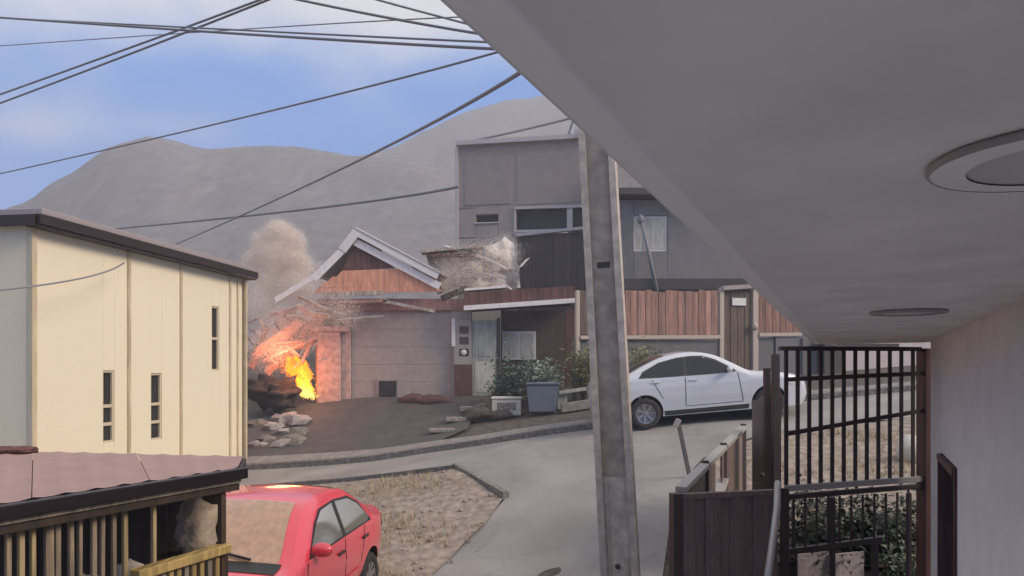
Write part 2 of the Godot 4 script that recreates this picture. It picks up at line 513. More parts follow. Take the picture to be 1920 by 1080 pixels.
func build_land() -> void:
	var st := smooth()
	var xs := []
	var ds := []
	for i in 61:
		xs.append(-30.0 + i)
	for i in 63:
		ds.append(-12.0 + i)
	xs = [-180.0, -120.0, -70.0] + xs + [70.0, 120.0, 180.0]
	ds = [-60.0, -30.0] + ds + [60.0, 75.0]
	var g := []
	for x in xs:
		var row := []
		for d in ds:
			row.append(ground(x, d, -0.03))
		g.append(row)
	for i in xs.size() - 1:
		for j in ds.size() - 1:
			quad(st, g[i][j], g[i][j + 1], g[i + 1][j + 1], g[i + 1][j])
	setting("ground", st, M.earth)

	# the street across and the lane that climbs to it, one concrete sheet
	var road := PackedVector2Array([Vector2(-8.9, 9.0), Vector2(-7.3, 12.2), Vector2(-7.0, 16.0), Vector2(-6.64, 17.88), Vector2(-5.0, 17.51), Vector2(-3.17, 17.06), Vector2(-1.93, 16.86), Vector2(-0.71, 16.53),
		Vector2(0.47, 16.36), Vector2(1.84, 16.15), Vector2(2.7, 16.6), Vector2(3.6, 17.15), Vector2(7.0, 17.3), Vector2(12.0, 17.6), Vector2(22.0, 18.6), Vector2(22.0, 15.6), Vector2(12.0, 15.1), Vector2(7.2, 14.5),
		Vector2(4.7, 14.0), Vector2(3.2, 12.5), Vector2(2.37, 10.99), Vector2(1.75, 8.7), Vector2(1.3, 6.3), Vector2(0.6, 2.0), Vector2(-0.4, 2.0), Vector2(-0.95, 6.0), Vector2(-1.12, 9.79),
		Vector2(-0.77, 10.81), Vector2(-0.49, 11.37), Vector2(-0.13, 12.19), Vector2(-1.13, 14.4), Vector2(-2.2, 14.7), Vector2(-3.45, 15.1), Vector2(-5.2, 15.6), Vector2(-5.9, 12.5), Vector2(-6.6, 9.0)])
	st = smooth()
	sheet(st, road, 0.5, func(p: Vector2) -> Vector3: return ground(p.x, p.y, 0.0))
	setting("road", st, M.road)

	var lot := PackedVector2Array([Vector2(-1.05, 9.79), Vector2(-0.68, 10.78), Vector2(-0.42, 11.33), Vector2(-0.16, 12.2), Vector2(-1.16, 14.36), Vector2(-2.2, 14.64), Vector2(-3.45, 15.04), Vector2(-5.1, 15.5), Vector2(-5.8, 12.5), Vector2(-6.5, 9.0), Vector2(-6.5, 5.0), Vector2(-0.98, 5.0)])
	var nz := FastNoiseLite.new()
	nz.seed = 4
	nz.frequency = 0.9
	nz.fractal_octaves = 4
	st = smooth()
	sheet(st, lot, 0.14, func(p: Vector2) -> Vector3: return ground(p.x, p.y, 0.03 + 0.035 * (nz.get_noise_2d(p.x, p.y) + 0.3 * nz.get_noise_2d(p.x * 5.0, p.y * 5.0))))
	setting("dirt_lot", st, M.dirt)

	var verge := PackedVector2Array([Vector2(2.5, 10.9), Vector2(3.3, 12.45), Vector2(4.75, 13.9), Vector2(7.2, 14.4), Vector2(12.0, 15.0), Vector2(14.0, 9.0), Vector2(4.6, 7.8), Vector2(3.0, 8.6), Vector2(2.1, 9.6)])
	st = smooth()
	sheet(st, verge, 0.2, func(p: Vector2) -> Vector3: return ground(p.x, p.y, 0.02 + 0.05 * nz.get_noise_2d(p.x, p.y)))
	setting("dirt_verge", st, M.dirt)

	var bounce_slab := PackedVector2Array([Vector2(1.42, 6.3), Vector2(3.9, 7.0), Vector2(-0.6, -3.5), Vector2(-6.0, -3.5), Vector2(-4.5, 1.2), Vector2(-2.2, 1.2), Vector2(0.7, 2.0)])
	st = smooth()
	sheet(st, bounce_slab, 0.5, func(p: Vector2) -> Vector3: return ground(p.x, p.y, 0.012))
	setting("bounce_slab", st, M.bounce_slab)  # unseen pale sheet added to bounce light onto the eave

	# pavement along the far side, and the driveway up to the house
	var far := [Vector2(-6.64, 17.88), Vector2(-5.0, 17.51), Vector2(-3.17, 17.06), Vector2(-1.93, 16.86), Vector2(-0.71, 16.53), Vector2(0.47, 16.36), Vector2(1.84, 16.15), Vector2(2.7, 16.6), Vector2(3.6, 17.15), Vector2(7.0, 17.3), Vector2(12.0, 17.6)]
	var walk := PackedVector2Array()
	for p in far:
		walk.append(p + Vector2(0, 0.14))
	for i in far.size():
		walk.append(far[far.size() - 1 - i] + Vector2(0.1, 0.72))
	st = smooth()
	sheet(st, walk, 0.4, func(p: Vector2) -> Vector3: return ground(p.x, p.y, 0.112))
	setting("pavement", st, M.walk)
	st = flat()
	for i in far.size() - 1:
		for k in 4:
			var a: Vector2 = far[i].lerp(far[i + 1], k / 4.0)
			var b: Vector2 = far[i].lerp(far[i + 1], (k + 1) / 4.0)
			quad(st, ground(a.x, a.y, -0.05), ground(b.x, b.y, -0.05), ground(b.x, b.y + 0.02, 0.12), ground(a.x, a.y + 0.02, 0.12))
			quad(st, ground(a.x, a.y + 0.02, 0.12), ground(b.x, b.y + 0.02, 0.12), ground(b.x, b.y + 0.16, 0.12), ground(a.x, a.y + 0.16, 0.12))
	setting("kerb", st, M.kerb)
	var drive := PackedVector2Array([Vector2(-6.6, 18.7), Vector2(-5.0, 18.3), Vector2(-3.1, 17.85), Vector2(-1.8, 17.65), Vector2(-1.1, 18.6), Vector2(-0.95, 22.7), Vector2(-9.0, 23.2), Vector2(-8.2, 20.0)])
	st = smooth()
	sheet(st, drive, 0.5, func(p: Vector2) -> Vector3: return ground(p.x, p.y, 0.06))
	setting("driveway", st, M.drive)

	# edging of the lot: a dark kerb on the street side and a pale beam at its corner
	st = flat()
	var edge := [Vector2(-5.15, 15.53), Vector2(-3.45, 15.06), Vector2(-2.2, 14.66), Vector2(-1.14, 14.36)]
	for i in edge.size() - 1:
		beam(st, ground(edge[i].x, edge[i].y, 0.03), ground(edge[i + 1].x, edge[i + 1].y, 0.03), 0.16, 0.14)
	setting("lot_kerb", st, M.kerb)
	st = flat()
	beam(st, ground(-1.1, 14.45, 0.03), ground(-0.1, 12.25, 0.03), 0.11, 0.16)
	setting("corner_kerb", st, M.kerb_pale)


func build_hills() -> void:
	var nz := FastNoiseLite.new()
	nz.seed = 12
	nz.frequency = 0.03
	nz.fractal_octaves = 5
	var make := func(called: String, crest: Array, far: float, start: float) -> void:
		var st := smooth()
		var cols := 150
		var rows := 34
		var g := []
		for i in cols + 1:
			var px: float = lerpf(crest[0][0], crest[crest.size() - 1][0], float(i) / cols)
			var py := 0.0
			for k in crest.size() - 1:
				if px >= crest[k][0] and px <= crest[k + 1][0]:
					var f: float = (px - crest[k][0]) / (crest[k + 1][0] - crest[k][0])
					py = lerpf(crest[k][1], crest[k + 1][1], f * f * (3.0 - 2.0 * f) * 0.5 + f * 0.5)
			var top: float = (SKYLINE - py) / LENS * far
			var row := []
			for j in rows + 8:
				var f := float(j) / rows
				var d := lerpf(start, far, f)
				var x := (px - 960.0) / LENS * d
				var rise := pow(minf(f, 1.0), 1.25) if f <= 1.0 else 1.0 - (f - 1.0) * 1.4
				var h := top * rise + 1.0 * (1.0 - minf(f, 1.0)) + nz.get_noise_2d(x, d) * far * 0.03 * minf(f, 1.0) * (1.0 if f < 0.9 else 0.35)
				row.append(xdh(x, d, h))
			g.append(row)
		for i in cols:
			for j in rows + 7:
				quad(st, g[i][j], g[i][j + 1], g[i + 1][j + 1], g[i + 1][j])
		setting(called, st, M.hill)
	make.call("hill", [[-1500, 560], [-500, 470], [-60, 420], [40, 380], [110, 332], [210, 277], [285, 262], [400, 284], [520, 276], [700, 291], [900, 330], [1300, 470], [2000, 600]], 130.0, 58.0)
	make.call("far_hill", [[200, 470], [560, 330], [700, 284], [800, 246], [880, 212], [960, 186], [1040, 176], [1300, 150], [1800, 230], [2600, 420], [3600, 560]], 210.0, 105.0)


# ---------------------------------------------------------------- the house that the camera hangs on

func build_own_house() -> void:
	var e := Vector3(0.4254, 0, -0.905)
	var n := Vector3(0.905, 0, 0.4254)    # into the house
	var line := func(d: float, h: float) -> Vector3: return xdh(0.64 + 0.47 * d, d, h)
	var house := thing("house", "grey rendered house wall under the wide pale eave", "house", line.call(2.0, -2.65))
	var wb := Basis(e, Vector3.UP, n * -1.0)
	var slab := func(d0: float, d1: float, h0: float, h1: float) -> SurfaceTool:
		var st := flat()
		var a: Vector3 = line.call(d0, h0)
		var b: Vector3 = line.call(d1, h0)
		box(st, (a + b) / 2.0 + Vector3.UP * (h1 - h0) / 2.0 + n * 0.09, Vector3((b - a).length(), h1 - h0, 0.18), wb, 0.006)
		return st
	obj("wall", slab.call(-4.0, 5.07, -2.9, 0.31), M.own_wall, house)
	obj("wall", slab.call(6.2, 7.05, -2.9, 0.31), M.own_wall, house)
	obj("wall", slab.call(5.072, 6.198, -0.65, 0.31), M.own_wall, house)
	# the doorway: jambs, a half open door and the dark room behind
	var st := flat()
	var frame := obj("door_frame", _door_frame(line, n), M.doorwood, house)
	frame.set_meta("label", "dark red wooden frame of the doorway")
	st = flat()
	var hinge: Vector3 = line.call(6.14, -2.6) + n * 0.12
	var swing := (n * 0.75 - e * 0.35).normalized()
	beam(st, hinge + Vector3.UP * 0.95, hinge + Vector3.UP * 0.95 + swing * 0.8, 0.04, 1.88)
	var door := obj("door", st, M.doorwood, house)
	st = flat()
	box(st, hinge + Vector3.UP * 1.0 + swing * 0.74 - e * 0.05, Vector3(0.03, 0.03, 0.1))
	obj("handle", st, M.galv, door)
	st = flat()
	for q in [[Vector3(0, -1.6, 2.6), Vector3(11.0, 0.1, 5.0)], [Vector3(0, 0.35, 2.6), Vector3(11.0, 0.1, 5.0)], [Vector3(0, -0.6, 5.1), Vector3(11.0, 2.2, 0.1)], [Vector3(5.4, -0.6, 2.6), Vector3(0.1, 2.2, 5.0)], [Vector3(-5.4, -0.6, 2.6), Vector3(0.1, 2.2, 5.0)]]:
		var c: Vector3 = line.call(1.5, -1.0)
		var o: Vector3 = q[0]
		box(st, c + e * o.x + Vector3.UP * o.y + n * o.z, q[1], Basis(e, Vector3.UP, n))
	obj("room", st, M.room, house)
	# the eave overhead
	st = flat()
	var outline := [xdh(-1.667, -3.0, 0.30), xdh(3.08, 7.62, 0.30), xdh(3.98, 7.21, 0.30), xdh(8.0, 5.4, 0.30), xdh(3.2, -5.2, 0.30)]
	extrude(st, outline, Vector3(0, 0.16, 0))
	var eave := obj("eave_board", st, M.soffit, house)
	st = flat()
	beam(st, xdh(-1.64, -3.0, 0.377), xdh(3.107, 7.6, 0.377), 0.05, 0.16)
	obj("edge_trim", st, M.trim_grey, eave)
	st = flat()
	beam(st, xdh(3.13, 7.57, 0.3775), xdh(3.98, 7.185, 0.3775), 0.05, 0.16)
	obj("edge_trim", st, M.trim_grey, eave)

	for q in [[0.76, 1.02, "flat round ceiling lamp with its rim painted in shade tone close by overhead"], [1.91, 3.6, "thin round ceiling lamp farther along the eave by the gate"]]:
		var c := xdh(q[0], q[1], 0.30)
		var lamp := thing("ceiling_lamp", q[2], "lamp", c, "round lamps under the eave")
		st = smooth()
		lathe(st, [[0.165, 0.0], [0.171, -0.003], [0.171, -0.010], [0.166, -0.013]], Vector3.UP, c, 48)
		obj("rim", st, M.lamp_rim, lamp)
		st = smooth()
		lathe(st, [[0.166, -0.012], [0.128, -0.015], [0.120, -0.014]], Vector3.UP, c, 48)
		obj("ring", st, M.lamp_ring if q[1] > 2.0 else M.soffit, lamp)  # far ring darkened to stand for a shadow line
		st = smooth()
		lathe(st, [[0.119, -0.012], [0.06, -0.016], [0.0, -0.018]], Vector3.UP, c, 48)
		obj("diffuser", st, M.lamp_face, lamp)


func _door_frame(line: Callable, n: Vector3) -> SurfaceTool:
	var st := flat()
	for d in [5.085, 6.185]:
		var a: Vector3 = line.call(d, -2.6) + n * 0.05
		beam(st, a + n * 0.03, a + n * 0.03 + Vector3.UP * 1.93, 0.20, 0.05, Vector3(0.4254, 0, -0.905))
	beam(st, line.call(5.11, -0.685) + n * 0.05, line.call(6.16, -0.685) + n * 0.05, 0.16, 0.05)
	return st


# ---------------------------------------------------------------- fence and gate by the own house

func build_fence() -> void:
	# the fence line from the corner post to the corner of the house: lower panels, then the barred gate on top
	var A := Vector2(1.41, 6.42)
	var B := Vector2(4.0, 7.24)
	var along := func(f: float, h: float) -> Vector3:
		var p := A.lerp(B, f)
		return xdh(p.x, p.y, h)
	var dirv: Vector3 = (along.call(1.0, 0.0) - along.call(0.0, 0.0)).normalized()
	var outw := dirv.cross(Vector3.UP)
	var f := func(px: float) -> float:
		# share of the way along the fence line at that bearing
		var k := (px - 960.0) / LENS
		return (k * A.y - A.x) / ((B.x - A.x) - k * (B.y - A.y))
	var top := -1.06
	var st: SurfaceTool
	var fence := thing("metal_fence", "dark brown sheet metal fence panel with corner post beside the lane", "fence", along.call(0.0, -2.6))
	st = flat()
	beam(st, along.call(0.0, -2.75), along.call(0.0, top + 0.03), 0.09, 0.09, dirv)
	obj("post", st, M.steel, fence)
	st = flat()
	beam(st, along.call(0.018, top), along.call(f.call(1462.0), top - 0.01), 0.05, 0.05)
	obj("top_rail", st, M.steel_plate, fence)
	var end: float = f.call(1458.0)
	for k in 8:
		var a: float = lerpf(0.02, end, k / 8.0)
		var b: float = lerpf(0.02, end, (k + 1) / 8.0) - 0.004
		st = flat()
		var off: Vector3 = outw * (0.012 if k % 2 == 0 else -0.012)
		beam(st, (along.call(a, -1.86) + along.call(b, -1.86)) / 2.0 + off - dirv * 0.5 * ((along.call(b, 0.0) - along.call(a, 0.0)).length() + 0.03), (along.call(a, -1.86) + along.call(b, -1.86)) / 2.0 + off + dirv * 0.5 * ((along.call(b, 0.0) - along.call(a, 0.0)).length() + 0.03), 0.012, 1.54)
		obj("sheet", st, M.steel_plate, fence)
	for h in [-1.35, -2.3]:
		st = flat()
		beam(st, along.call(0.02, h) + outw * -0.04, along.call(end, h) + outw * -0.04, 0.03, 0.05)
		obj("back_rail", st, M.steel, fence)

	var gate := thing("barred_gate", "tall dark gate of upright flat bars between the sheet fence and the house", "gate", along.call(f.call(1600.0), -2.5))
	st = flat()
	beam(st, along.call(f.call(1471.0), -2.7), along.call(f.call(1471.0), top + 0.02), 0.06, 0.06, dirv)
	obj("post", st, M.steel, gate)
	st = flat()
	beam(st, along.call(f.call(1734.0), -2.7), along.call(f.call(1734.0), 0.24), 0.115, 0.10, dirv)
	obj("post", st, M.doorwood, gate)
	st = flat()
	beam(st, along.call(f.call(1474.0), top + 0.02), along.call(f.call(1726.0), top + 0.04), 0.06, 0.055)
	obj("middle_rail", st, M.galv, gate)
	st = flat()
	beam(st, along.call(f.call(1474.0), top - 0.06), along.call(f.call(1726.0), top - 0.03), 0.05, 0.045)
	obj("middle_rail", st, M.steel, gate)
	for k in 12:
		var p := 1474.0 + 21.6 * k
		st = flat()
		beam(st, along.call(f.call(p), top + 0.05), along.call(f.call(p), 0.215), 0.014, 0.040, dirv)
		obj("bar", st, M.steel, gate)
	for h in [[-0.545, -0.36], [-0.055, 0.0]]:
		st = flat()
		beam(st, along.call(f.call(1474.0), h[0]) + outw * 0.02, along.call(f.call(1726.0), h[1]) + outw * 0.02, 0.02, 0.04)
		obj("cross_rail", st, M.steel, gate)
	st = flat()
	beam(st, along.call(f.call(1462.0), 0.225), along.call(f.call(1726.0), 0.235), 0.05, 0.04)
	obj("top_rail", st, M.steel, gate)
	st = flat()
	beam(st, along.call(f.call(1566.0), 0.262), along.call(f.call(1682.0), 0.268), 0.06, 0.03)
	obj("cover_strip", st, M.trim_grey, gate)
	# lower half of the gate: open frame with a dark board above
	for p in [1561.0, 1704.0]:
		st = flat()
		beam(st, along.call(f.call(p), -2.6), along.call(f.call(p), top - 0.09), 0.04, 0.04, dirv)
		obj("stile", st, M.steel, gate)
	for k in 11:
		st = flat()
		beam(st, along.call(f.call(1488.0 + 21.6 * k), -1.62), along.call(f.call(1488.0 + 21.6 * k), top - 0.08), 0.012, 0.022, dirv)
		obj("bar", st, M.steel, gate)
	st = flat()
	beam(st, along.call(f.call(1476.0), -1.615), along.call(f.call(1652.0), -1.575), 0.05, 0.055)
	obj("lower_rail", st, M.steel, gate)
	st = flat()
	beam(st, along.call(f.call(1640.0), -2.6), along.call(f.call(1640.0), -1.60), 0.05, 0.05, dirv)
	obj("stile", st, M.steel, gate)

	# pale handrail that comes down the steps towards the yard
	st = smooth()
	tube(st, [along.call(f.call(1466.0), -1.0) + outw * -0.06, at(1457, 952, 6.3), at(1447, 1030, 6.05), at(1437, 1100, 5.85)], 0.03)
	tag(obj("handrail", st, M.galv), "pale metal handrail sloping down beside the gate post", "handrail")

	# boundary fence along the lane, running away from the corner post
	var side := thing("boundary_fence", "low dark fence with pale capping running uphill from the corner post", "fence", along.call(0.0, -2.6))
	var S := func(t: float, h: float) -> Vector3: return xdh(1.46 + 0.41 * t, 6.5 + 0.91 * t, h)
	var cap := func(t: float) -> float: return -1.02 + 0.062 * t
	for k in 3:
		var a: float = [0.05, 1.30, 2.55][k]
		var b: float = [1.24, 2.48, 4.3][k]
		st = flat()
		beam(st, S.call(a, cap.call(a)), S.call(b, cap.call(b)), 0.10, 0.05)
		obj("capping", st, M.galv, side)
		st = flat()
		beam(st, S.call(b + 0.03, -2.5), S.call(b + 0.03, cap.call(b) + 0.05), 0.06, 0.06, dirv)
		obj("post", st, M.steel, side)
	for k in 9:
		if k == 4:
			continue
		var a := 0.06 + k * 0.46
		st = flat()
		var lo: float = -2.6 + 0.1 * k
		var hi: float = cap.call(a) - 0.05
		var c: Vector3 = (S.call(a, lo) + S.call(a + 0.44, hi)) / 2.0
		box(st, c, Vector3(0.44, hi - lo, 0.015), Basis(Vector3(0.41, 0, -0.91).normalized(), Vector3.UP, Vector3(0.91, 0, 0.41).normalized()))
		obj("sheet", st, M.steel_plate, side)
	st = flat()
	beam(st, S.call(1.9, -1.42), S.call(2.5, -1.25), 0.12, 0.05)
	obj("inner_capping", st, M.galv, side)

	var tall := thing("sheet_screen", "tall dark upright metal sheets with two thin posts behind the low fence", "screen", at(1435, 925, 9.6))
	for k in 4:
		var p0: float = 1411.0 + 13.5 * k
		st = flat()
		var t0: float = 752.0 - 5.0 * k
		extrude(st, [at(p0, t0, 9.9 - 0.1 * k), at(p0 + 13.3, t0 - 4.0, 9.8 - 0.1 * k), at(p0 + 13.3, 965, 9.8 - 0.1 * k), at(p0, 965, 9.9 - 0.1 * k)], Vector3(0, 0, -0.02 - 0.01 * (k % 2)))
		obj("sheet", st, M.steel_plate, tall)
	for q in [[1438.0, 690.0, 9.6], [1454.0, 664.0, 9.45]]:
		st = flat()
		beam(st, at(q[0], 968, q[2]), at(q[0], q[1], q[2]), 0.10 if q[0] > 1450 else 0.07, 0.08, Vector3.RIGHT)
		obj("post", st, M.steel, tall)

	# what stands in the yard behind the gate
	var bench := thing("yard_screen", "pale low boards standing in the yard behind the gate", "screen", at(1560, 1120, 7.6))
	for k in 2:
		st = flat()
		extrude(st, [at(1497 + 64 * k, 1040, 7.8), at(1556 + 64 * k, 1034, 7.85), at(1556 + 64 * k, 1130, 7.85), at(1497 + 64 * k, 1130, 7.8)], Vector3(0, 0, -0.03))
		obj("board", st, M.picket_grey if k == 2 else M.pinkwall, bench)
	leafy("garden_plant", "small leafy plant with pale leaves behind the gate", at(1668, 1120, 7.9), 0.7, 0.5, 160, 0.075, M.leaf_grey, 31)
	leafy("garden_plant", "dark spreading plant behind the gate beside the house corner", at(1708, 1120, 7.9), 0.55, 0.45, 120, 0.08, M.leaf_dark, 32)
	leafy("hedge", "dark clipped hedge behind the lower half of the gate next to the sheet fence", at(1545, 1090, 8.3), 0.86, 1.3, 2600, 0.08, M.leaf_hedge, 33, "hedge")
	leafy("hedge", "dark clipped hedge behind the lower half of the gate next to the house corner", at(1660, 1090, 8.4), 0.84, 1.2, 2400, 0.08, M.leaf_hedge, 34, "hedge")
	# rubbish and a pale sack on the verge beyond the gate
	st = smooth()
	lump(st, ground(6.1, 11.4, 0.16), Vector3(0.45, 0.5, 0.4), 71)
	tag(obj("sack", st, M.whitebox), "small white sack lying on the dirt beyond the barred gate", "sack")


# ---------------------------------------------------------------- plants

func leafy(called: String, label: String, base: Vector3, high: float, wide: float, leaves: int, size: float, m: Material, seed_: int, category := "plant", group := "") -> Node3D:
	var r := RandomNumberGenerator.new()
	r.seed = seed_
	var t := thing(called, label, category, base, group)
	var st := smooth()
	var tips := []
	for k in 9:
		var a := r.randf() * TAU
		var reach := r.randf_range(0.25, 1.0) * wide * 0.5
		var tip := base + Vector3(cos(a) * reach, high * r.randf_range(0.55, 0.95), sin(a) * reach)
		var mid := base.lerp(tip, 0.5) + Vector3(0, high * 0.1, 0)
		tube(st, [base + Vector3(cos(a), 0, sin(a)) * 0.02, mid, tip], high * 0.018, high * 0.006, 5)
		tips.append([mid, tip])
	obj("stem", st, M.stem, t)
	st = flat()
	for k in leaves:
		var b: Array = tips[k % tips.size()]
		var p: Vector3 = b[0].lerp(b[1], r.randf_range(-0.6, 1.1)) + Vector3(r.randfn(), r.randfn(), r.randfn()) * wide * 0.13
		p.y = maxf(p.y, base.y + 0.04)
		var d := Vector3(r.randf_range(-1, 1), r.randf_range(-0.3, 0.9), r.randf_range(-1, 1)).normalized()
		var s := d.cross(Vector3(r.randf() - 0.5, 1, r.randf() - 0.5)).normalized()
		var l := size * r.randf_range(0.6, 1.5)
		var nrm := s.cross(d)
		var tip2 := p + d * l - Vector3(0, l * 0.25, 0)
		var mid2 := p + d * l * 0.5
		tri(st, p, mid2 + s * l * 0.28 + nrm * l * 0.06, mid2)
		tri(st, p, mid2, mid2 - s * l * 0.28 + nrm * l * 0.06)
		tri(st, mid2, mid2 + s * l * 0.28 + nrm * l * 0.06, tip2)
		tri(st, mid2, tip2, mid2 - s * l * 0.28 + nrm * l * 0.06)
	obj("foliage", st, m, t)
	return t


# ---------------------------------------------------------------- beige building and shed

func build_beige() -> void:
	var P := func(t: float, h: float) -> Vector3: return xdh(-7.65 + 1.02 * t, 11.9 + 6.6 * t, h)
	var u: Vector3 = (P.call(1.0, 0.0) - P.call(0.0, 0.0)).normalized()
	var n := u.cross(Vector3.UP)           # outwards, towards the lane
	if n.x < 0:
		n = -n
	var b := thing("beige_building", "two storey cream panelled building with dark roof edge and slit windows", "building", P.call(0.5, -2.7))
	var top := 2.38
	var st: SurfaceTool
	var wins := [[0.2438, 0.291, 0.05, -1.27, [-0.60, -0.93]], [0.45, 0.504, 0.0, -1.34, [-0.62, -0.98]], [0.78, 0.828, 1.54, 0.06, [0.8]]]
	var seams := [0.0, 0.347, 0.598, 0.894, 1.0]
	var face := func(t0: float, t1: float, h0: float, h1: float, m: Material, called := "wall_panel", thick := 0.12, proud := 0.0, under: Node3D = null) -> MeshInstance3D:
		var s := flat()
		var a: Vector3 = P.call(t0, h0)
		var c: Vector3 = P.call(t1, h1)
		box(s, (a + c) / 2.0 + n * (proud - thick / 2.0), Vector3((t1 - t0) * 6.678, h1 - h0, thick), Basis(u, Vector3.UP, u.cross(Vector3.UP)), 0.004)
		return obj(called, s, m, under if under else b)
	for i in 4:
		var s0: float = seams[i] + 0.002
		var s1: float = seams[i + 1] - 0.002
		var w = null
		for q in wins:
			if q[0] > s0 and q[1] < s1:
				w = q
		if w == null:
			face.call(s0, s1, -3.0, top, M.beige)
		else:
			face.call(s0, w[0], -3.0, top, M.beige)
			face.call(w[1], s1, -3.0, top, M.beige)
			face.call(w[0] + 0.0005, w[1] - 0.0005, w[2], top, M.beige)
			face.call(w[0] + 0.0005, w[1] - 0.0005, -3.0, w[3], M.beige)
			# window set back in the wall
			var win: MeshInstance3D = face.call(w[0], w[1], w[3], w[2], M.darkglass, "window", 0.02, -0.085)
			for e in [[w[0], w[0] + 0.006, w[3], w[2]], [w[1] - 0.006, w[1], w[3], w[2]], [w[0] + 0.0062, w[1] - 0.0062, w[2] - 0.04, w[2]], [w[0] + 0.0062, w[1] - 0.0062, w[3], w[3] + 0.04]]:
				face.call(e[0], e[1], e[2], e[3], M.frame_tan, "frame", 0.05, -0.02, win)
			for h in w[4]:
				face.call(w[0] + 0.0062, w[1] - 0.0062, h - 0.03, h + 0.03, M.frame_tan, "frame", 0.045, -0.025, win)
	# battens over the joints and the corner posts
	for q in [[0.347, 0.07, M.beige_trim], [0.598, 0.055, M.beige_trim], [0.894, 0.05, M.beige_trim], [0.947, 0.05, M.beige_trim], [0.995, 0.09, M.beige_trim], [0.002, 0.10, M.beige_trim]]:
		st = flat()
		box(st, P.call(q[0], (top - 3.0) / 2.0) + n * 0.02, Vector3(q[1], top + 3.0, 0.05), Basis(u, Vector3.UP, u.cross(Vector3.UP)), 0.008)
		obj("batten", st, q[2], b)
	# end wall, far wall and the roof
	var v := -n
	st = flat()
	var c0: Vector3 = P.call(0.0, (top - 3.0) / 2.0)
	box(st, c0 + v * 3.1 + u * 0.06, Vector3(6.0, top + 3.0, 0.12), Basis(v, Vector3.UP, v.cross(Vector3.UP)), 0.004)
	obj("end_wall", st, M.beige, b)
	st = flat()
	box(st, P.call(1.0, (top - 3.0) / 2.0) + v * 3.1 - u * 0.06, Vector3(6.0, top + 3.0, 0.12), Basis(v, Vector3.UP, v.cross(Vector3.UP)), 0.004)
	obj("end_wall", st, M.beige, b)
	st = flat()
	box(st, P.call(0.5, (top - 3.0) / 2.0) + v * 6.1, Vector3(6.6, top + 3.0, 0.12), Basis(u, Vector3.UP, u.cross(Vector3.UP)), 0.004)
	obj("back_wall", st, M.beige, b)
	st = flat()
	box(st, P.call(0.5, top + 0.17) + v * 3.0, Vector3(6.95, 0.10, 6.6), Basis(u, Vector3.UP, u.cross(Vector3.UP)), 0.01)
	var roof := obj("roof", st, M.flashing, b)
	for q in [[P.call(-0.022, top + 0.045), P.call(1.022, top + 0.045), n * 0.27, 0.15], [P.call(-0.022, top + 0.03) + n * 0.2, P.call(-0.022, top + 0.03) + v * 6.3, u * -0.03, 0.17]]:
		st = flat()
		beam(st, q[0] + q[2], q[1] + q[2], 0.04, q[3])
		obj("fascia", st, M.fascia, roof)
	st = flat()
	beam(st, P.call(-0.022, top - 0.05) + n * 0.13, P.call(1.02, top - 0.05) + n * 0.13, 0.24, 0.03)
	obj("eave_lining", st, M.fascia, roof)
	st = flat()
	beam(st, P.call(0.985, top - 0.1) + n * 0.09, P.call(0.985, -2.6) + n * 0.09, 0.06, 0.06, u)
	obj("downpipe", st, M.beige_trim, b)


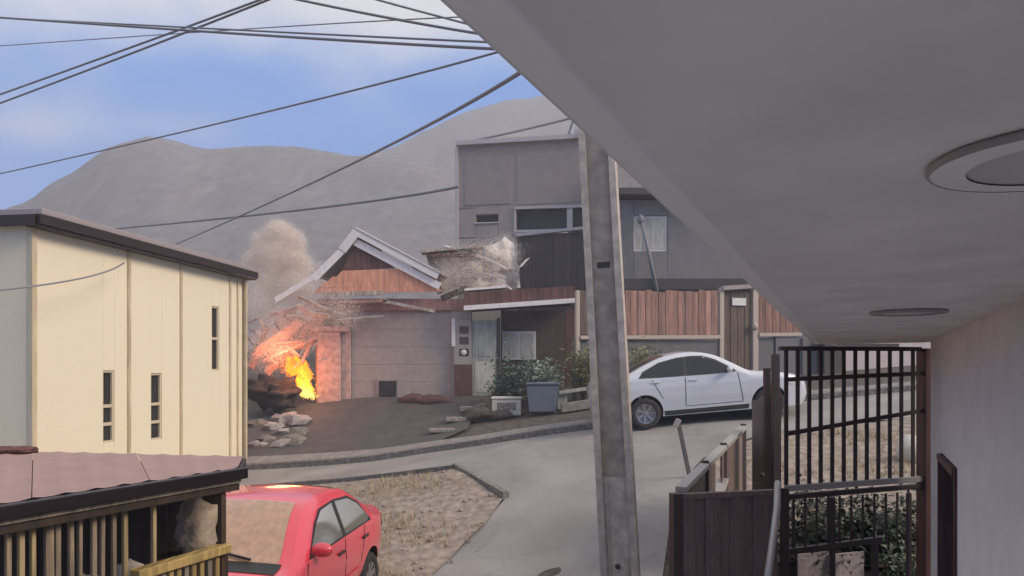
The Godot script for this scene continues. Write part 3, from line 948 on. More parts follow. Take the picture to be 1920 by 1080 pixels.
func build_shed() -> void:
	var h := -0.50
	var L0 := xdh(-2.6, 1.49, h)
	var L1 := xdh(-1.45, 3.95, h)
	var B1 := xdh(-1.60, 4.45, h + 0.005)
	var B0 := xdh(-5.0, 4.85, h + 0.03)
	var u := (L1 - L0).normalized()
	var shed := thing("shed", "low lean-to shed with a mauve sheet roof, dark gutter and picket front", "shed", xdh(-2.3, 3.0, -2.65))
	var st: SurfaceTool
	for k in 5:
		st = smooth()
		var f0 := k / 5.0 + 0.0015
		var f1 := (k + 1) / 5.0
		for i in 24:
			for j in 4:
				var q := []
				for c in [[i, j], [i + 1, j], [i + 1, j + 1], [i, j + 1]]:
					var f := lerpf(f0, f1, c[0] / 24.0)
					var p := L0.lerp(L1, f).lerp(B0.lerp(B1, f), c[1] / 4.0)
					p.y += 0.006 * maxf(0.0, cos(TAU * c[0] / 6.0)) + 0.002 * sin(k * 3.0)
					q.append(p)
				quad(st, q[0], q[1], q[2], q[3])
		obj("roof_sheet", st, M.shed_roof, shed)
	var n := u.cross(Vector3.UP)
	if n.x < 0:
		n = -n
	st = flat()
	beam(st, L0 + Vector3(0, -0.032, 0) + n * 0.03, L1 + Vector3(0, -0.026, 0) + n * 0.03 + u * 0.02, 0.05, 0.055)
	obj("gutter", st, M.gutter, shed)
	st = flat()
	beam(st, L0 + Vector3(0, -0.073, 0) + n * 0.01, L1 + Vector3(0, -0.066, 0) + n * 0.01, 0.03, 0.022)
	obj("fascia_board", st, M.paleboard, shed)
	st = flat()
	beam(st, L0 + Vector3(0, -0.105, 0) - n * 0.01, L1 + Vector3(0, -0.098, 0) - n * 0.01, 0.05, 0.035)
	obj("front_beam", st, M.darkwood, shed)
	st = flat()
	beam(st, L1 + Vector3(0, -0.03, 0), B1 + Vector3(0, -0.035, 0), 0.03, 0.05)
	obj("edge_board", st, M.gutter, shed)
	st = flat()
	beam(st, L1 - u * 0.09 + Vector3(0, -0.12, 0) - n * 0.02, L1 - u * 0.09 - n * 0.02 + Vector3(0, -2.15, 0), 0.032, 0.032, u)
	obj("corner_post", st, M.brownpost, shed)
	# uprights of the front: bearings along the eave, widths in metres, colours
	var Q := func(px: float, hh: float, back := 0.05) -> Vector3:
		var a := Vector2(-2.6, 1.49)
		var b := Vector2(-1.45, 3.95)
		var k := (px - 960.0) / LENS
		var f := (k * a.y - a.x) / ((b.x - a.x) - k * (b.y - a.y))
		var p := a.lerp(b, f)
		return xdh(p.x, p.y, hh) - n * back
	var r := RandomNumberGenerator.new()
	r.seed = 8
	for q in [[-60, 0.05, 0], [-34, 0.04, 1], [4, 0.024, 1], [30, 0.02, 1], [54, 0.022, 0], [76, 0.018, 0], [106, 0.035, 1], [122, 0.022, 1], [147, 0.02, 1], [164, 0.016, 1], [190, 0.022, 1], [206, 0.018, 1], [227, 0.018, 1], [248, 0.022, 0], [302, 0.02, 0]]:
		st = flat()
		var lean := r.randf_range(-0.012, 0.012)
		beam(st, Q.call(q[0], h - 0.12), Q.call(q[0], -2.66) + u * lean, 0.02, q[1], u)
		obj("picket", st, M.picket if q[2] == 0 else M.picket_grey, shed)
	# low rail with balusters at the open end
	st = flat()
	beam(st, Q.call(252.0, -0.915, 0.0), Q.call(420.0, -0.905, 0.0) + u * 0.02, 0.07, 0.045)
	obj("handrail", st, M.railwood, shed)
	for k in 11:
		st = flat()
		var p := 262.0 + k * 14.4
		beam(st, Q.call(p, -0.94, 0.0), Q.call(p, -1.75, 0.0), 0.02, 0.026, u)
		obj("baluster", st, M.railwood if k % 3 else M.paleboard, shed)
	st = flat()
	beam(st, Q.call(252.0, -1.77, 0.0), Q.call(420.0, -1.77, 0.0), 0.05, 0.05)
	obj("bottom_rail", st, M.railwood, shed)
	# back boards, with a gap towards the open end
	var k0 := xdh(-4.6, 4.62, 0.0)
	var k1 := xdh(-1.70, 4.36, 0.0)
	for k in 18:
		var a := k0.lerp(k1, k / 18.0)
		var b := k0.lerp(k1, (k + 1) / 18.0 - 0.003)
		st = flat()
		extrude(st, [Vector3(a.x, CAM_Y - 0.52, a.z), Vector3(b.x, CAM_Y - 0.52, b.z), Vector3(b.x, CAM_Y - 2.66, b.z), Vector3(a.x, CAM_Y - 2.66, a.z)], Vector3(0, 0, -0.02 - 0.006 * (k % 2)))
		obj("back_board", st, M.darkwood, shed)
	# things kept under and on the roof
	st = smooth()
	lump(st, xdh(-1.74, 4.12, -0.86), Vector3(0.20, 0.34, 0.2), 5, 0.6, 16, 22)
	tag(obj("bundle", st, M.tarp), "crumpled beige bundle behind the shed's open end", "bundle")
	st = flat()
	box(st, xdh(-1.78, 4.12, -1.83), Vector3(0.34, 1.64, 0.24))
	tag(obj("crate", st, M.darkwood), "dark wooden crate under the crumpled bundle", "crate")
	for q in [[-2.02, 3.55, -1.04, 0.12, "pale plastic tub standing behind the shed pickets"], [-1.85, 3.62, -0.98, 0.10, "light folded cloth heap behind the shed pickets"]]:
		st = smooth()
		lump(st, xdh(q[0], q[1], q[2]), Vector3(q[3] * 1.5, 0.16, q[3]), int(q[1] * 100), 0.5)
		tag(obj("storage_tub" if q[3] > 0.11 else "cloth_heap", st, M.junk), q[4], "tub" if q[3] > 0.11 else "cloth")
	st = flat()
	beam(st, xdh(-2.3, 3.62, -1.10), xdh(-1.72, 3.72, -1.09), 0.3, 0.03)
	for x in [-2.28, -1.74]:
		beam(st, xdh(x, 3.66, -1.11), xdh(x, 3.66, -2.66), 0.25, 0.03, Vector3.RIGHT)
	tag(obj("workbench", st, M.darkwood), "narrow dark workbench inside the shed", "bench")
	st = smooth()
	lump(st, xdh(-3.02, 4.52, h + 0.035), Vector3(0.30, 0.045, 0.12), 61, 0.7)
	tag(obj("roof_stone", st, M.clay), "flat reddish stone lying at the back of the shed roof", "stone")


# ---------------------------------------------------------------- cars

func make_car(t: Node3D, spec: Dictionary, body_m: Material, side_glass: Material) -> void:
	# the outline seen from the side, rounded with a spline
	var q: Array = spec.outline
	var pts := []
	for i in q.size() - 1:
		var p0: Vector2 = q[maxi(i - 1, 0)]
		var p1: Vector2 = q[i]
		var p2: Vector2 = q[i + 1]
		var p3: Vector2 = q[mini(i + 2, q.size() - 1)]
		for k in 6:
			pts.append(p1.cubic_interpolate(p2, p0, p3, k / 6.0))
	pts.append(q[q.size() - 1])
	var outline := PackedVector2Array(pts)
	var belt: float = spec.belt
	var half: float = spec.half
	var long: float = spec.long / 2.0
	var edge := func(p: Vector2) -> float:
		var best := 9.0
		for i in range(0, pts.size() - 1):
			best = minf(best, Geometry2D.get_closest_point_to_segment(p, pts[i], pts[i + 1]).distance_to(p))
		return best
	var across := func(p: Vector2) -> float:
		var w := half
		var over := clampf((absf(p.x) - (long - 0.75)) / 0.75, 0.0, 1.0)
		w -= 0.16 * over * over
		if p.y > belt:
			w -= (p.y - belt) * 0.40
		if p.y < 0.5:
			w -= (0.5 - p.y) * 0.16
		w += 0.012 * exp(-pow((p.y - belt + 0.20) / 0.035, 2.0)) - 0.03 * pow(clampf((belt - 0.24 - p.y) / 0.3, 0.0, 1.0), 2.0)
		var d: float = edge.call(p)
		if d < 0.10:
			w -= 0.07 * pow(1.0 - d / 0.10, 2.0)
		return w
	var shell := func(s: float, lift: float) -> Callable:
		return func(p: Vector2) -> Vector3: return Vector3(p.x, p.y, s * (across.call(p) + lift))
	var wheels: Array = spec.wheels
	var wr: float = spec.wheel_radius
	var cut := PackedVector2Array(outline)
	var pieces := [cut]
	for u in wheels:
		var ring := PackedVector2Array()
		for k in 28:
			ring.append(Vector2(u, wr + 0.01) + Vector2.from_angle(TAU * k / 28.0) * (wr + 0.055))
		pieces = Geometry2D.clip_polygons(pieces[0], ring)
		pieces.sort_custom(func(a: PackedVector2Array, b: PackedVector2Array) -> bool: return a.size() > b.size())
	var st := smooth()
	var side_outline: PackedVector2Array = pieces[0]
	if Geometry2D.is_polygon_clockwise(side_outline):
		side_outline.reverse()
	for s in [-1.0, 1.0]:
		sheet(st, side_outline, 0.06, shell.call(s, 0.0))
	# hood, roof, boot: the band across the car
	var band := func(stt: SurfaceTool, i0: int, i1: int, s0: float, s1: float, lift: float) -> void:
		var cols := 14
		var rows := []
		for i in range(i0, i1 + 1):
			var p: Vector2 = pts[i]
			var dir: Vector2 = (pts[mini(i + 1, pts.size() - 1)] - pts[maxi(i - 1, 0)]).normalized()
			var nn := Vector2(-dir.y, dir.x)
			if nn.dot(p - Vector2(0, 0.6)) < 0:
				nn = -nn
			var w: float = across.call(p)
			var row := []
			for c in cols + 1:
				var s := lerpf(s0, s1, float(c) / cols)
				var o := nn * (lift + 0.035 * (1.0 - s * s))
				row.append(Vector3(p.x + o.x, p.y + o.y, s * w))
			rows.append(row)
		for i in rows.size() - 1:
			for c in cols:
				quad(stt, rows[i][c], rows[i][c + 1], rows[i + 1][c + 1], rows[i + 1][c])
	band.call(st, 0, pts.size() - 1, -1.0, 1.0, 0.0)
	var body := own("body", st, body_m, t)
	var on := func(called: String, poly: Array, m: Material, lift: float, sides := [-1.0, 1.0], parent: Node3D = null) -> void:
		for s in sides:
			var stt := smooth()
			var pv := PackedVector2Array(poly)
			if Geometry2D.is_polygon_clockwise(pv):
				pv.reverse()
			sheet(stt, pv, 0.07, shell.call(s, lift))
			own(called, stt, m, parent if parent else t)
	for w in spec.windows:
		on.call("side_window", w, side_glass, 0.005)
	for w in spec.trims:
		on.call("window_trim", w, M.trimblack, 0.003)
	for w in spec.seams:
		on.call("door_seam", w, M.under, 0.002)  # dark strips painted for the shadowed gaps round the doors
	if spec.has("rub"):
		for w in spec.rub:
			on.call("rub_strip", w, spec.rub_m, 0.012)
	for w in spec.sills:
		on.call("sill", w, spec.sill_m, 0.006)
	for w in spec.side_lamps:
		on.call("side_lamp", w[0], w[1], 0.006)
	var n6 := func(i: int) -> int: return i * 6
	st = smooth()
	if spec.has("shade"):
		band.call(st, n6.call(spec.screen[0]), n6.call(spec.screen[1]), -0.86, 0.86, 0.004)
		var sh := own("sunshade", st, M.shade, t)
		sh.set_meta("label", "brown sunshade behind the windscreen")
		st = smooth()
		band.call(st, n6.call(spec.screen[0]), n6.call(spec.screen[1]), -0.86, 0.86, 0.012)
		own("windscreen", st, M.pane, t)
		st = smooth()
		band.call(st, n6.call(spec.screen[0]) - 3, n6.call(spec.screen[0]), -0.9, 0.9, 0.006)
		own("cowl", st, M.trimblack, t)
		var foot2: Vector2 = pts[n6.call(spec.screen[0])]
		var mid2: Vector2 = pts[n6.call(spec.screen[0]) + 7]
		for z in [-0.42, 0.18]:
			st = flat()
			beam(st, Vector3(foot2.x + 0.02, foot2.y + 0.05, z), Vector3(lerpf(foot2.x, mid2.x, 0.25) + 0.03, lerpf(foot2.y, mid2.y, 0.25) + 0.055, z + 0.5), 0.018, 0.02)
			own("wiper", st, M.trimblack, t)
	else:
		band.call(st, n6.call(spec.screen[0]), n6.call(spec.screen[1]), -0.88, 0.88, 0.006)
		own("windscreen", st, M.carglass, t)
	st = smooth()
	band.call(st, n6.call(spec.rear[0]), n6.call(spec.rear[1]), -0.84, 0.84, 0.006)
	own("rear_window", st, M.carglass, t)
	for s in [-1.0, 1.0]:
		st = smooth()
		band.call(st, spec.head[0], spec.head[1], s * 0.52, s * 0.97, 0.008)
		own("headlight", st, M.lampglass, t)
		st = smooth()
		band.call(st, spec.back[0], spec.back[1], s * 0.55, s * 0.98, 0.008)
		own("tail_light", st, M.tail, t)
	st = smooth()
	band.call(st, spec.head[0], spec.head[1], -0.45, 0.45, 0.006)
	own("grille", st, M.trimblack, t)
	# mirrors and handles
	for s in [-1.0, 1.0]:
		st = smooth()
		var mp: Vector2 = spec.mirror
		var mw: float = across.call(mp)
		lump(st, Vector3(mp.x, mp.y, s * (mw + 0.10)), Vector3(0.11, 0.13, 0.20), 3, 0.0, 8, 12)
		tube(st, [Vector3(mp.x + 0.01, mp.y - 0.03, s * (mw - 0.02)), Vector3(mp.x + 0.01, mp.y - 0.03, s * (mw + 0.07))], 0.025)
		own("mirror", st, body_m if spec.mirror_painted else M.trimblack, t)
		for hp in spec.handles:
			st = flat()
			var hw: float = across.call(hp)
			box(st, Vector3(hp.x, hp.y, s * (hw + 0.014)), Vector3(0.17, 0.026, 0.024), Basis(), 0.008)
			own("door_handle", st, spec.handle_m, t)
	# floor pan and arches keep the inside dark
	st = flat()
	box(st, Vector3(0, 0.36, 0), Vector3(long * 1.8, 0.26, half * 1.35))
	own("underbody", st, M.under, t)
	for u in wheels:
		for s in [-1.0, 1.0]:
			var c := Vector3(u, wr, s * (half - 0.11))
			var w := Node3D.new()
			w.name = "wheel"
			t.add_child(w, true)
			w.position = c
			var ax := Vector3(0, 0, s)
			st = smooth()
			lathe(st, [[wr * 0.62, 0.085], [wr * 0.70, 0.10], [wr * 0.9, 0.10], [wr * 0.98, 0.075], [wr, 0.03], [wr, -0.05], [wr * 0.95, -0.09], [wr * 0.6, -0.09]], ax, Vector3.ZERO)
			own("tyre", st, M.tyre, w)
			st = flat()
			lathe(st, [[wr * 0.64, 0.088], [wr * 0.60, 0.085], [wr * 0.57, 0.03], [0.0, 0.02]], ax, Vector3.ZERO)
			lathe(st, [[0.055, 0.03], [0.05, 0.075], [0.0, 0.08]], ax, Vector3.ZERO, 12)
			for k in spec.spokes:
				var a: float = TAU * k / spec.spokes
				var dv := Vector3(cos(a), sin(a), 0)
				beam(st, dv * 0.04 + ax * 0.06, dv * wr * 0.61 + ax * 0.078, 0.045, 0.02, ax)
			own("rim", st, M.rim, w)
			st = smooth()
			var arch := []
			for k in 13:
				var a := PI * k / 12.0
				arch.append(Vector3(cos(a), sin(a), 0) * (wr + 0.05) + Vector3(0, 0.01, 0))
			for k in 12:
				quad(st, arch[k] + ax * 0.06, arch[k + 1] + ax * 0.06, arch[k + 1] - ax * 0.28, arch[k] - ax * 0.28)
			own("arch_liner", st, M.under, t)
			t.get_child(t.get_child_count() - 1).position = c


func build_cars() -> void:
	# white saloon on the street
	var fwd := (ground(5.3, 16.2) - ground(2.76, 16.1)).normalized()
	var rightv := (ground(4.0, 15.35) - ground(4.0, 16.6)).normalized()
	rightv = (rightv + Vector3(0, 0.09, 0)).normalized()
	var up := rightv.cross(fwd).normalized()
	rightv = fwd.cross(up)
	var base := ground(3.98, 16.2, 0.0)
	var g0 := ground(2.75, 15.4)
	var near := base - fwd * 1.25 + rightv * 0.8
	base.y += g0.y - near.y + 0.01
	var car := thing("parked_car", "white saloon car with dark windows parked by the kerb", "car", base, "", Basis(fwd, up, rightv))
	make_car(car, {
		"outline": [Vector2(2.10, 0.22), Vector2(2.20, 0.36), Vector2(2.21, 0.56), Vector2(2.12, 0.76), Vector2(1.85, 0.88), Vector2(1.35, 0.97), Vector2(0.98, 1.02), Vector2(0.62, 1.23), Vector2(0.26, 1.42), Vector2(-0.2, 1.50), Vector2(-0.7, 1.46), Vector2(-1.15, 1.31), Vector2(-1.62, 1.11), Vector2(-2.0, 1.06), Vector2(-2.17, 1.02), Vector2(-2.22, 0.8), Vector2(-2.2, 0.45), Vector2(-2.12, 0.24)],
		"belt": 1.02, "half": 0.88, "long": 4.42, "wheels": [1.34, -1.25], "wheel_radius": 0.32, "screen": [6, 8], "rear": [10, 12], "head": [14, 21], "back": [84, 92], "spokes": 7,
		"windows": [[Vector2(-1.30, 1.065), Vector2(-1.22, 1.16), Vector2(-0.88, 1.315), Vector2(-0.55, 1.385), Vector2(-0.36, 1.40), Vector2(-0.40, 1.05), Vector2(-0.9, 1.05)], [Vector2(-0.30, 1.40), Vector2(0.02, 1.385), Vector2(0.25, 1.30), Vector2(0.52, 1.13), Vector2(0.62, 1.04), Vector2(0.2, 1.035), Vector2(-0.34, 1.05)]],
		"trims": [[Vector2(-1.35, 1.045), Vector2(-1.24, 1.18), Vector2(-0.88, 1.34), Vector2(-0.5, 1.41), Vector2(-0.2, 1.425), Vector2(0.05, 1.41), Vector2(0.3, 1.31), Vector2(0.60, 1.12), Vector2(0.70, 1.03), Vector2(0.2, 1.015), Vector2(-0.9, 1.03)]],
		"seams": [[Vector2(-0.39, 1.03), Vector2(-0.375, 1.03), Vector2(-0.395, 0.42), Vector2(-0.41, 0.42)], [Vector2(0.70, 1.02), Vector2(0.715, 1.02), Vector2(0.80, 0.42), Vector2(0.785, 0.42)], [Vector2(-0.41, 0.41), Vector2(0.8, 0.41), Vector2(0.8, 0.398), Vector2(-0.41, 0.398)], [Vector2(-1.10, 1.04), Vector2(-1.085, 1.04), Vector2(-0.86, 0.60), Vector2(-0.875, 0.60)]],
		"sills": [[Vector2(-0.86, 0.34), Vector2(0.92, 0.34), Vector2(0.90, 0.245), Vector2(-0.84, 0.245)]], "sill_m": M.trimblack,
		"side_lamps": [[[Vector2(2.02, 0.60), Vector2(2.10, 0.70), Vector2(1.78, 0.82), Vector2(1.68, 0.80), Vector2(1.78, 0.66)], M.lampglass], [[Vector2(-2.14, 0.98), Vector2(-1.86, 0.97), Vector2(-1.84, 0.86), Vector2(-2.16, 0.80)], M.tail]],
		"mirror": Vector2(0.52, 1.08), "mirror_painted": true, "handles": [Vector2(-0.22, 0.93), Vector2(-1.0, 0.94)], "handle_m": M.white_paint}, M.white_paint, M.carglass)

	# red saloon nose towards the camera, behind the shed
	fwd = Vector3(-0.108, 0.0, 0.994).normalized()
	rightv = fwd.cross(Vector3.UP).normalized()
	base = Vector3(-2.62, CAM_Y + land(-2.7, 7.4) + 0.02, -7.40)
	car = thing("parked_car", "glossy red saloon car standing on the dirt lot behind the shed", "car", base, "", Basis(fwd, Vector3.UP, rightv).scaled(Vector3.ONE * 1.04))
	make_car(car, {
		"outline": [Vector2(1.98, 0.22), Vector2(2.08, 0.34), Vector2(2.09, 0.50), Vector2(2.04, 0.66), Vector2(1.85, 0.76), Vector2(1.2, 0.90), Vector2(0.80, 0.97), Vector2(0.42, 1.21), Vector2(0.10, 1.36), Vector2(-0.35, 1.40), Vector2(-0.85, 1.36), Vector2(-1.20, 1.20), Vector2(-1.52, 1.02), Vector2(-1.9, 0.99), Vector2(-2.06, 0.96), Vector2(-2.11, 0.75), Vector2(-2.10, 0.42), Vector2(-2.0, 0.24)],
		"belt": 0.95, "half": 0.84, "long": 4.2, "wheels": [1.22, -1.26], "wheel_radius": 0.30, "screen": [6, 8], "rear": [10, 12], "head": [14, 21], "back": [84, 92], "spokes": 9, "shade": true,
		"windows": [[Vector2(-1.18, 1.02), Vector2(-1.0, 1.18), Vector2(-0.78, 1.275), Vector2(-0.42, 1.305), Vector2(-0.40, 0.985), Vector2(-1.1, 0.985)], [Vector2(-0.33, 1.305), Vector2(-0.02, 1.285), Vector2(0.2, 1.19), Vector2(0.48, 1.02), Vector2(0.5, 0.98), Vector2(-0.31, 0.985)]],
		"trims": [[Vector2(-1.24, 0.97), Vector2(-1.03, 1.20), Vector2(-0.8, 1.30), Vector2(-0.4, 1.325), Vector2(0.0, 1.305), Vector2(0.23, 1.205), Vector2(0.58, 0.965)]],
		"seams": [[Vector2(-0.365, 0.97), Vector2(-0.35, 0.97), Vector2(-0.37, 0.36), Vector2(-0.385, 0.36)], [Vector2(0.60, 0.95), Vector2(0.615, 0.95), Vector2(0.70, 0.36), Vector2(0.685, 0.36)], [Vector2(-1.0, 0.96), Vector2(-0.985, 0.96), Vector2(-0.86, 0.60), Vector2(-0.875, 0.60)]],
		"rub": [[Vector2(-0.84, 0.56), Vector2(0.80, 0.56), Vector2(0.80, 0.515), Vector2(-0.84, 0.515)]], "rub_m": M.red_paint,
		"sills": [[Vector2(-0.88, 0.30), Vector2(0.84, 0.30), Vector2(0.82, 0.235), Vector2(-0.86, 0.235)]], "sill_m": M.trimblack,
		"side_lamps": [[[Vector2(-2.06, 0.90), Vector2(-1.86, 0.90), Vector2(-1.84, 0.76), Vector2(-2.07, 0.74)], M.tail], [[Vector2(1.98, 0.52), Vector2(2.02, 0.64), Vector2(1.84, 0.70), Vector2(1.78, 0.58)], M.amber]],
		"mirror": Vector2(0.46, 1.03), "mirror_painted": true, "handles": [Vector2(-0.22, 0.84), Vector2(-0.98, 0.84)], "handle_m": M.trimblack}, M.red_paint, M.glare_glass)


# ---------------------------------------------------------------- the burning house

func build_burning_house() -> void:
	var D := 23.0
	var st: SurfaceTool
	var P := func(px: float, py: float, back := 0.0) -> Vector3: return at(px, py, D) + Vector3(0, 0, -back)
	var plate := func(x0: float, y0: float, x1: float, y1: float, thick: float, proud := 0.0) -> SurfaceTool:
		var s := flat()
		var a: Vector3 = P.call(x0, y1)
		var b: Vector3 = P.call(x1, y0)
		box(s, (a + b) / 2.0 + Vector3(0, 0, proud - thick / 2.0), Vector3(absf(b.x - a.x), absf(b.y - a.y), thick), Basis(), 0.012)
		return s
	var h := thing("burning_house", "house with its gable roof blown up over a grey garage door", "house", P.call(740, 748))
	obj("wall", plate.call(640, 582, 657, 756, 0.25), M.salmon, h)
	obj("wall", plate.call(846, 582, 884, 756, 0.25, -0.03), M.plaster, h)
	obj("lintel", plate.call(597, 560, 884, 582, 0.3, 0.02), M.rosewood, h)
	var gd := obj("garage_door", plate.call(657, 582.3, 846, 752, 0.06, -0.12), M.garage, h)
	for k in 5:
		var s: SurfaceTool = plate.call(658, 586 + 33 * k, 845, 617.5 + 33 * k, 0.02, -0.112)
		obj("panel", s, M.garage, gd)
	st = plate.call(705, 709, 748, 748, 0.05, -0.06)
	var hatch := obj("hatch_frame", st, M.plaster, gd)
	obj("hatch_opening", plate.call(710, 714, 743, 744, 0.03, -0.035), M.slot, hatch)
	var pil := obj("pillar", plate.call(597, 622, 639.6, 756, 0.42, 0.16), M.salmon, h)
	obj("capital", plate.call(592, 612, 655, 621.7, 0.5, 0.22), M.salmon, pil)
	# ornamental column beside the door, its openings and foot
	var col := obj("column", plate.call(851, 600, 884.5, 684, 0.10, 0.09), M.plaster, h)
	for q in [[612, 626], [632, 646], [654, 668]]:
		obj("opening", plate.call(862, q[0], 879, q[1], 0.02, 0.10), M.porch if q[0] < 650 else M.near_black, col)
	st = smooth()
	lathe(st, [[0.0, 0.03], [0.06, 0.025], [0.09, 0.0]], Vector3(0, 0, 1), P.call(870.0, 661.0) + Vector3(0, 0, 0.105), 14)
	obj("rosette", st, M.whitepaint, col)
	obj("foot", plate.call(853, 684.4, 884, 756, 0.14, 0.12), M.porch_post, col)
	obj("column_edge", plate.call(847, 598, 854, 650, 0.1, 0.105), M.whitewood, col)
	# pale front door
	var door := obj("front_door", plate.call(885, 601, 931, 752, 0.06, -0.02), M.mint, h)
	obj("door_panel", plate.call(891, 608, 925, 668, 0.02, -0.008), M.mint, door)
	obj("door_panel", plate.call(891, 678, 925, 735, 0.02, -0.008), M.curtain, door)
	st = smooth()
	lump(st, P.call(926, 684) + Vector3(0, 0, 0.02), Vector3(0.06, 0.06, 0.06), 2, 0.0, 6, 8)
	obj("door_knob", st, M.galv, door)
	obj("door_frame", plate.call(931.3, 596, 938, 752, 0.12, 0.0), M.trimblack, h)
	# porch with its flat roof
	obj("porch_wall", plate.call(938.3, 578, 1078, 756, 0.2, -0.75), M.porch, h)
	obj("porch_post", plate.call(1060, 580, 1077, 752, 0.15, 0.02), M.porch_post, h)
	var win := obj("window", plate.call(941, 619, 1006, 674, 0.06, -0.68), M.whitepaint, h)
	obj("pane", plate.call(946, 623, 972, 670, 0.02, -0.67), M.curtain, win)
	obj("pane", plate.call(975, 623, 1001, 670, 0.02, -0.67), M.curtain, win)
	st = flat()
	extrude(st, [P.call(872, 552) + Vector3(0, 0, 0.55), P.call(1076, 540) + Vector3(0, 0, 0.55), P.call(1076, 540) - Vector3(0, 0, 1.6), P.call(872, 552) - Vector3(0, 0, 1.6)], Vector3(0, -0.42, 0))
	var pr := obj("porch_roof", st, M.maroon, h)
	st = flat()
	beam(st, P.call(872, 581) + Vector3(0, 0, 0.60), P.call(1077, 567) + Vector3(0, 0, 0.60), 0.08, 0.14)
	obj("drip_edge", st, M.whitewood, pr)
	st = flat()
	beam(st, P.call(873, 547) + Vector3(0, 0, 0.3), P.call(950, 541) + Vector3(0, 0, 0.3), 0.5, 0.07)
	obj("parapet_strip", st, M.whitewood, pr)
	obj("side_wall", plate.call(590, 575, 596.6, 756, 4.0, -0.1), M.salmon, h)
	obj("back_wall", plate.call(590, 560, 935, 756, 0.2, -4.2), M.plaster, h)

	# gable lifted by the blast: boards, barge boards, roof sheets
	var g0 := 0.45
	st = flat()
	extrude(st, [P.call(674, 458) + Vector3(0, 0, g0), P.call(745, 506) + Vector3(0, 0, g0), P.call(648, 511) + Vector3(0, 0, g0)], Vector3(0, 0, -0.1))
	var gable := obj("gable", st, M.maroon, h)  # upper triangle coloured dark for the shadow under the peak
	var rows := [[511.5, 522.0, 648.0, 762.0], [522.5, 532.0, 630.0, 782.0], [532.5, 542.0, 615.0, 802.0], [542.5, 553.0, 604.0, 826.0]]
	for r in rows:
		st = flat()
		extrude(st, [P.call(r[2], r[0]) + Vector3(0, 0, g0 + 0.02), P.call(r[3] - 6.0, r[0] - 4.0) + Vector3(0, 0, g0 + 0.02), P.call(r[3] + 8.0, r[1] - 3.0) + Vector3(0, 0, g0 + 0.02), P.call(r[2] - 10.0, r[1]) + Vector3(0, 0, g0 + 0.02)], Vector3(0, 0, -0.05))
		obj("gable_board", st, M.glow_orange, gable)
	var slope := func(called: String, a: Vector3, b: Vector3, w: float, t: float, m: Material) -> void:
		var s := flat()
		beam(s, a, b, w, t)
		obj(called, s, m, h)
	slope.call("barge_board", P.call(673, 440) + Vector3(0, 0, 0.62), P.call(826, 522) + Vector3(0, 0, 0.62), 0.05, 0.24, M.whitepaint)
	slope.call("barge_board", P.call(672, 459) + Vector3(0, 0, 0.53), P.call(828, 541) + Vector3(0, 0, 0.53), 0.05, 0.22, M.whitewood)
	slope.call("barge_board", P.call(676, 442) + Vector3(0, 0, 0.63), P.call(650, 476) + Vector3(0, 0, 0.63), 0.05, 0.26, M.whitepaint)
	slope.call("barge_board", P.call(652, 474) + Vector3(0, 0, 0.61), P.call(598, 528) + Vector3(0, 0, 0.61), 0.05, 0.22, M.whitewood)
	slope.call("barge_board", P.call(602, 522) + Vector3(0, 0, 0.60), P.call(528, 566) + Vector3(0, 0, 0.60), 0.05, 0.16, M.whitewood)
	st = flat()
	extrude(st, [P.call(676, 436) + Vector3(0, 0, 0.66), P.call(832, 518) + Vector3(0, 0, 0.66), P.call(850, 508) - Vector3(0, 0, 3.2), P.call(694, 428) - Vector3(0, 0, 3.2)], Vector3(0, -0.04, 0))
	obj("roof_slope", st, M.flashing, h)
	st = flat()
	extrude(st, [P.call(675, 437) + Vector3(0, 0, 0.62), P.call(600, 522) + Vector3(0, 0, 0.62), P.call(612, 516) - Vector3(0, 0, 3.0), P.call(692, 430) - Vector3(0, 0, 3.0)], Vector3(0, -0.04, 0))
	obj("roof_slope", st, M.flashing, h)
	slope.call("eave_board", P.call(609, 556) + Vector3(0, 0, 0.5), P.call(724, 552) + Vector3(0, 0, 0.5), 0.06, 0.13, M.palewood)
	slope.call("eave_board", P.call(606, 570) + Vector3(0, 0, 0.42), P.call(730, 566) + Vector3(0, 0, 0.42), 0.06, 0.10, M.rosewood)
	slope.call("eave_board", P.call(722, 567) + Vector3(0, 0, 0.42), P.call(818, 586) + Vector3(0, 0, 0.42), 0.06, 0.09, M.palewood)
	slope.call("eave_board", P.call(640, 600) + Vector3(0, 0, 0.4), P.call(722, 594) + Vector3(0, 0, 0.3), 0.05, 0.07, M.plaster)

	# roof lining and sheets torn up behind the porch
	torn("torn_ceiling", "beige ceiling lining torn up beside the lifted gable", [[796, 470], [900, 462], [906, 512], [872, 548], [820, 552], [812, 520]], 23.6, M.lining, 5)
	torn("torn_sheet", "large pale torn sheet standing up against the grey building", [[896, 470], [930, 456], [948, 442], [962, 452], [972, 500], [976, 538], [880, 542], [906, 510]], 24.2, M.torn, 9)
	st = flat()
	beam(st, at(790, 474, 23.4), at(906, 463, 23.4), 0.5, 0.08)
	tag(obj("roof_plank", st, M.palewood), "pale plank thrown flat above the torn beige lining", "plank")
	st = flat()
	beam(st, at(800, 480, 23.35), at(890, 478, 23.35), 0.3, 0.09)
	tag(obj("roof_batten", st, M.maroon), "dark red batten under the thrown pale plank", "plank")
	st = flat()
	beam(st, at(828, 560, 23.1), at(876, 540, 23.2), 0.4, 0.16)
	tag(obj("broken_board", st, M.darkwood), "dark broken board at the edge of the porch roof", "plank")

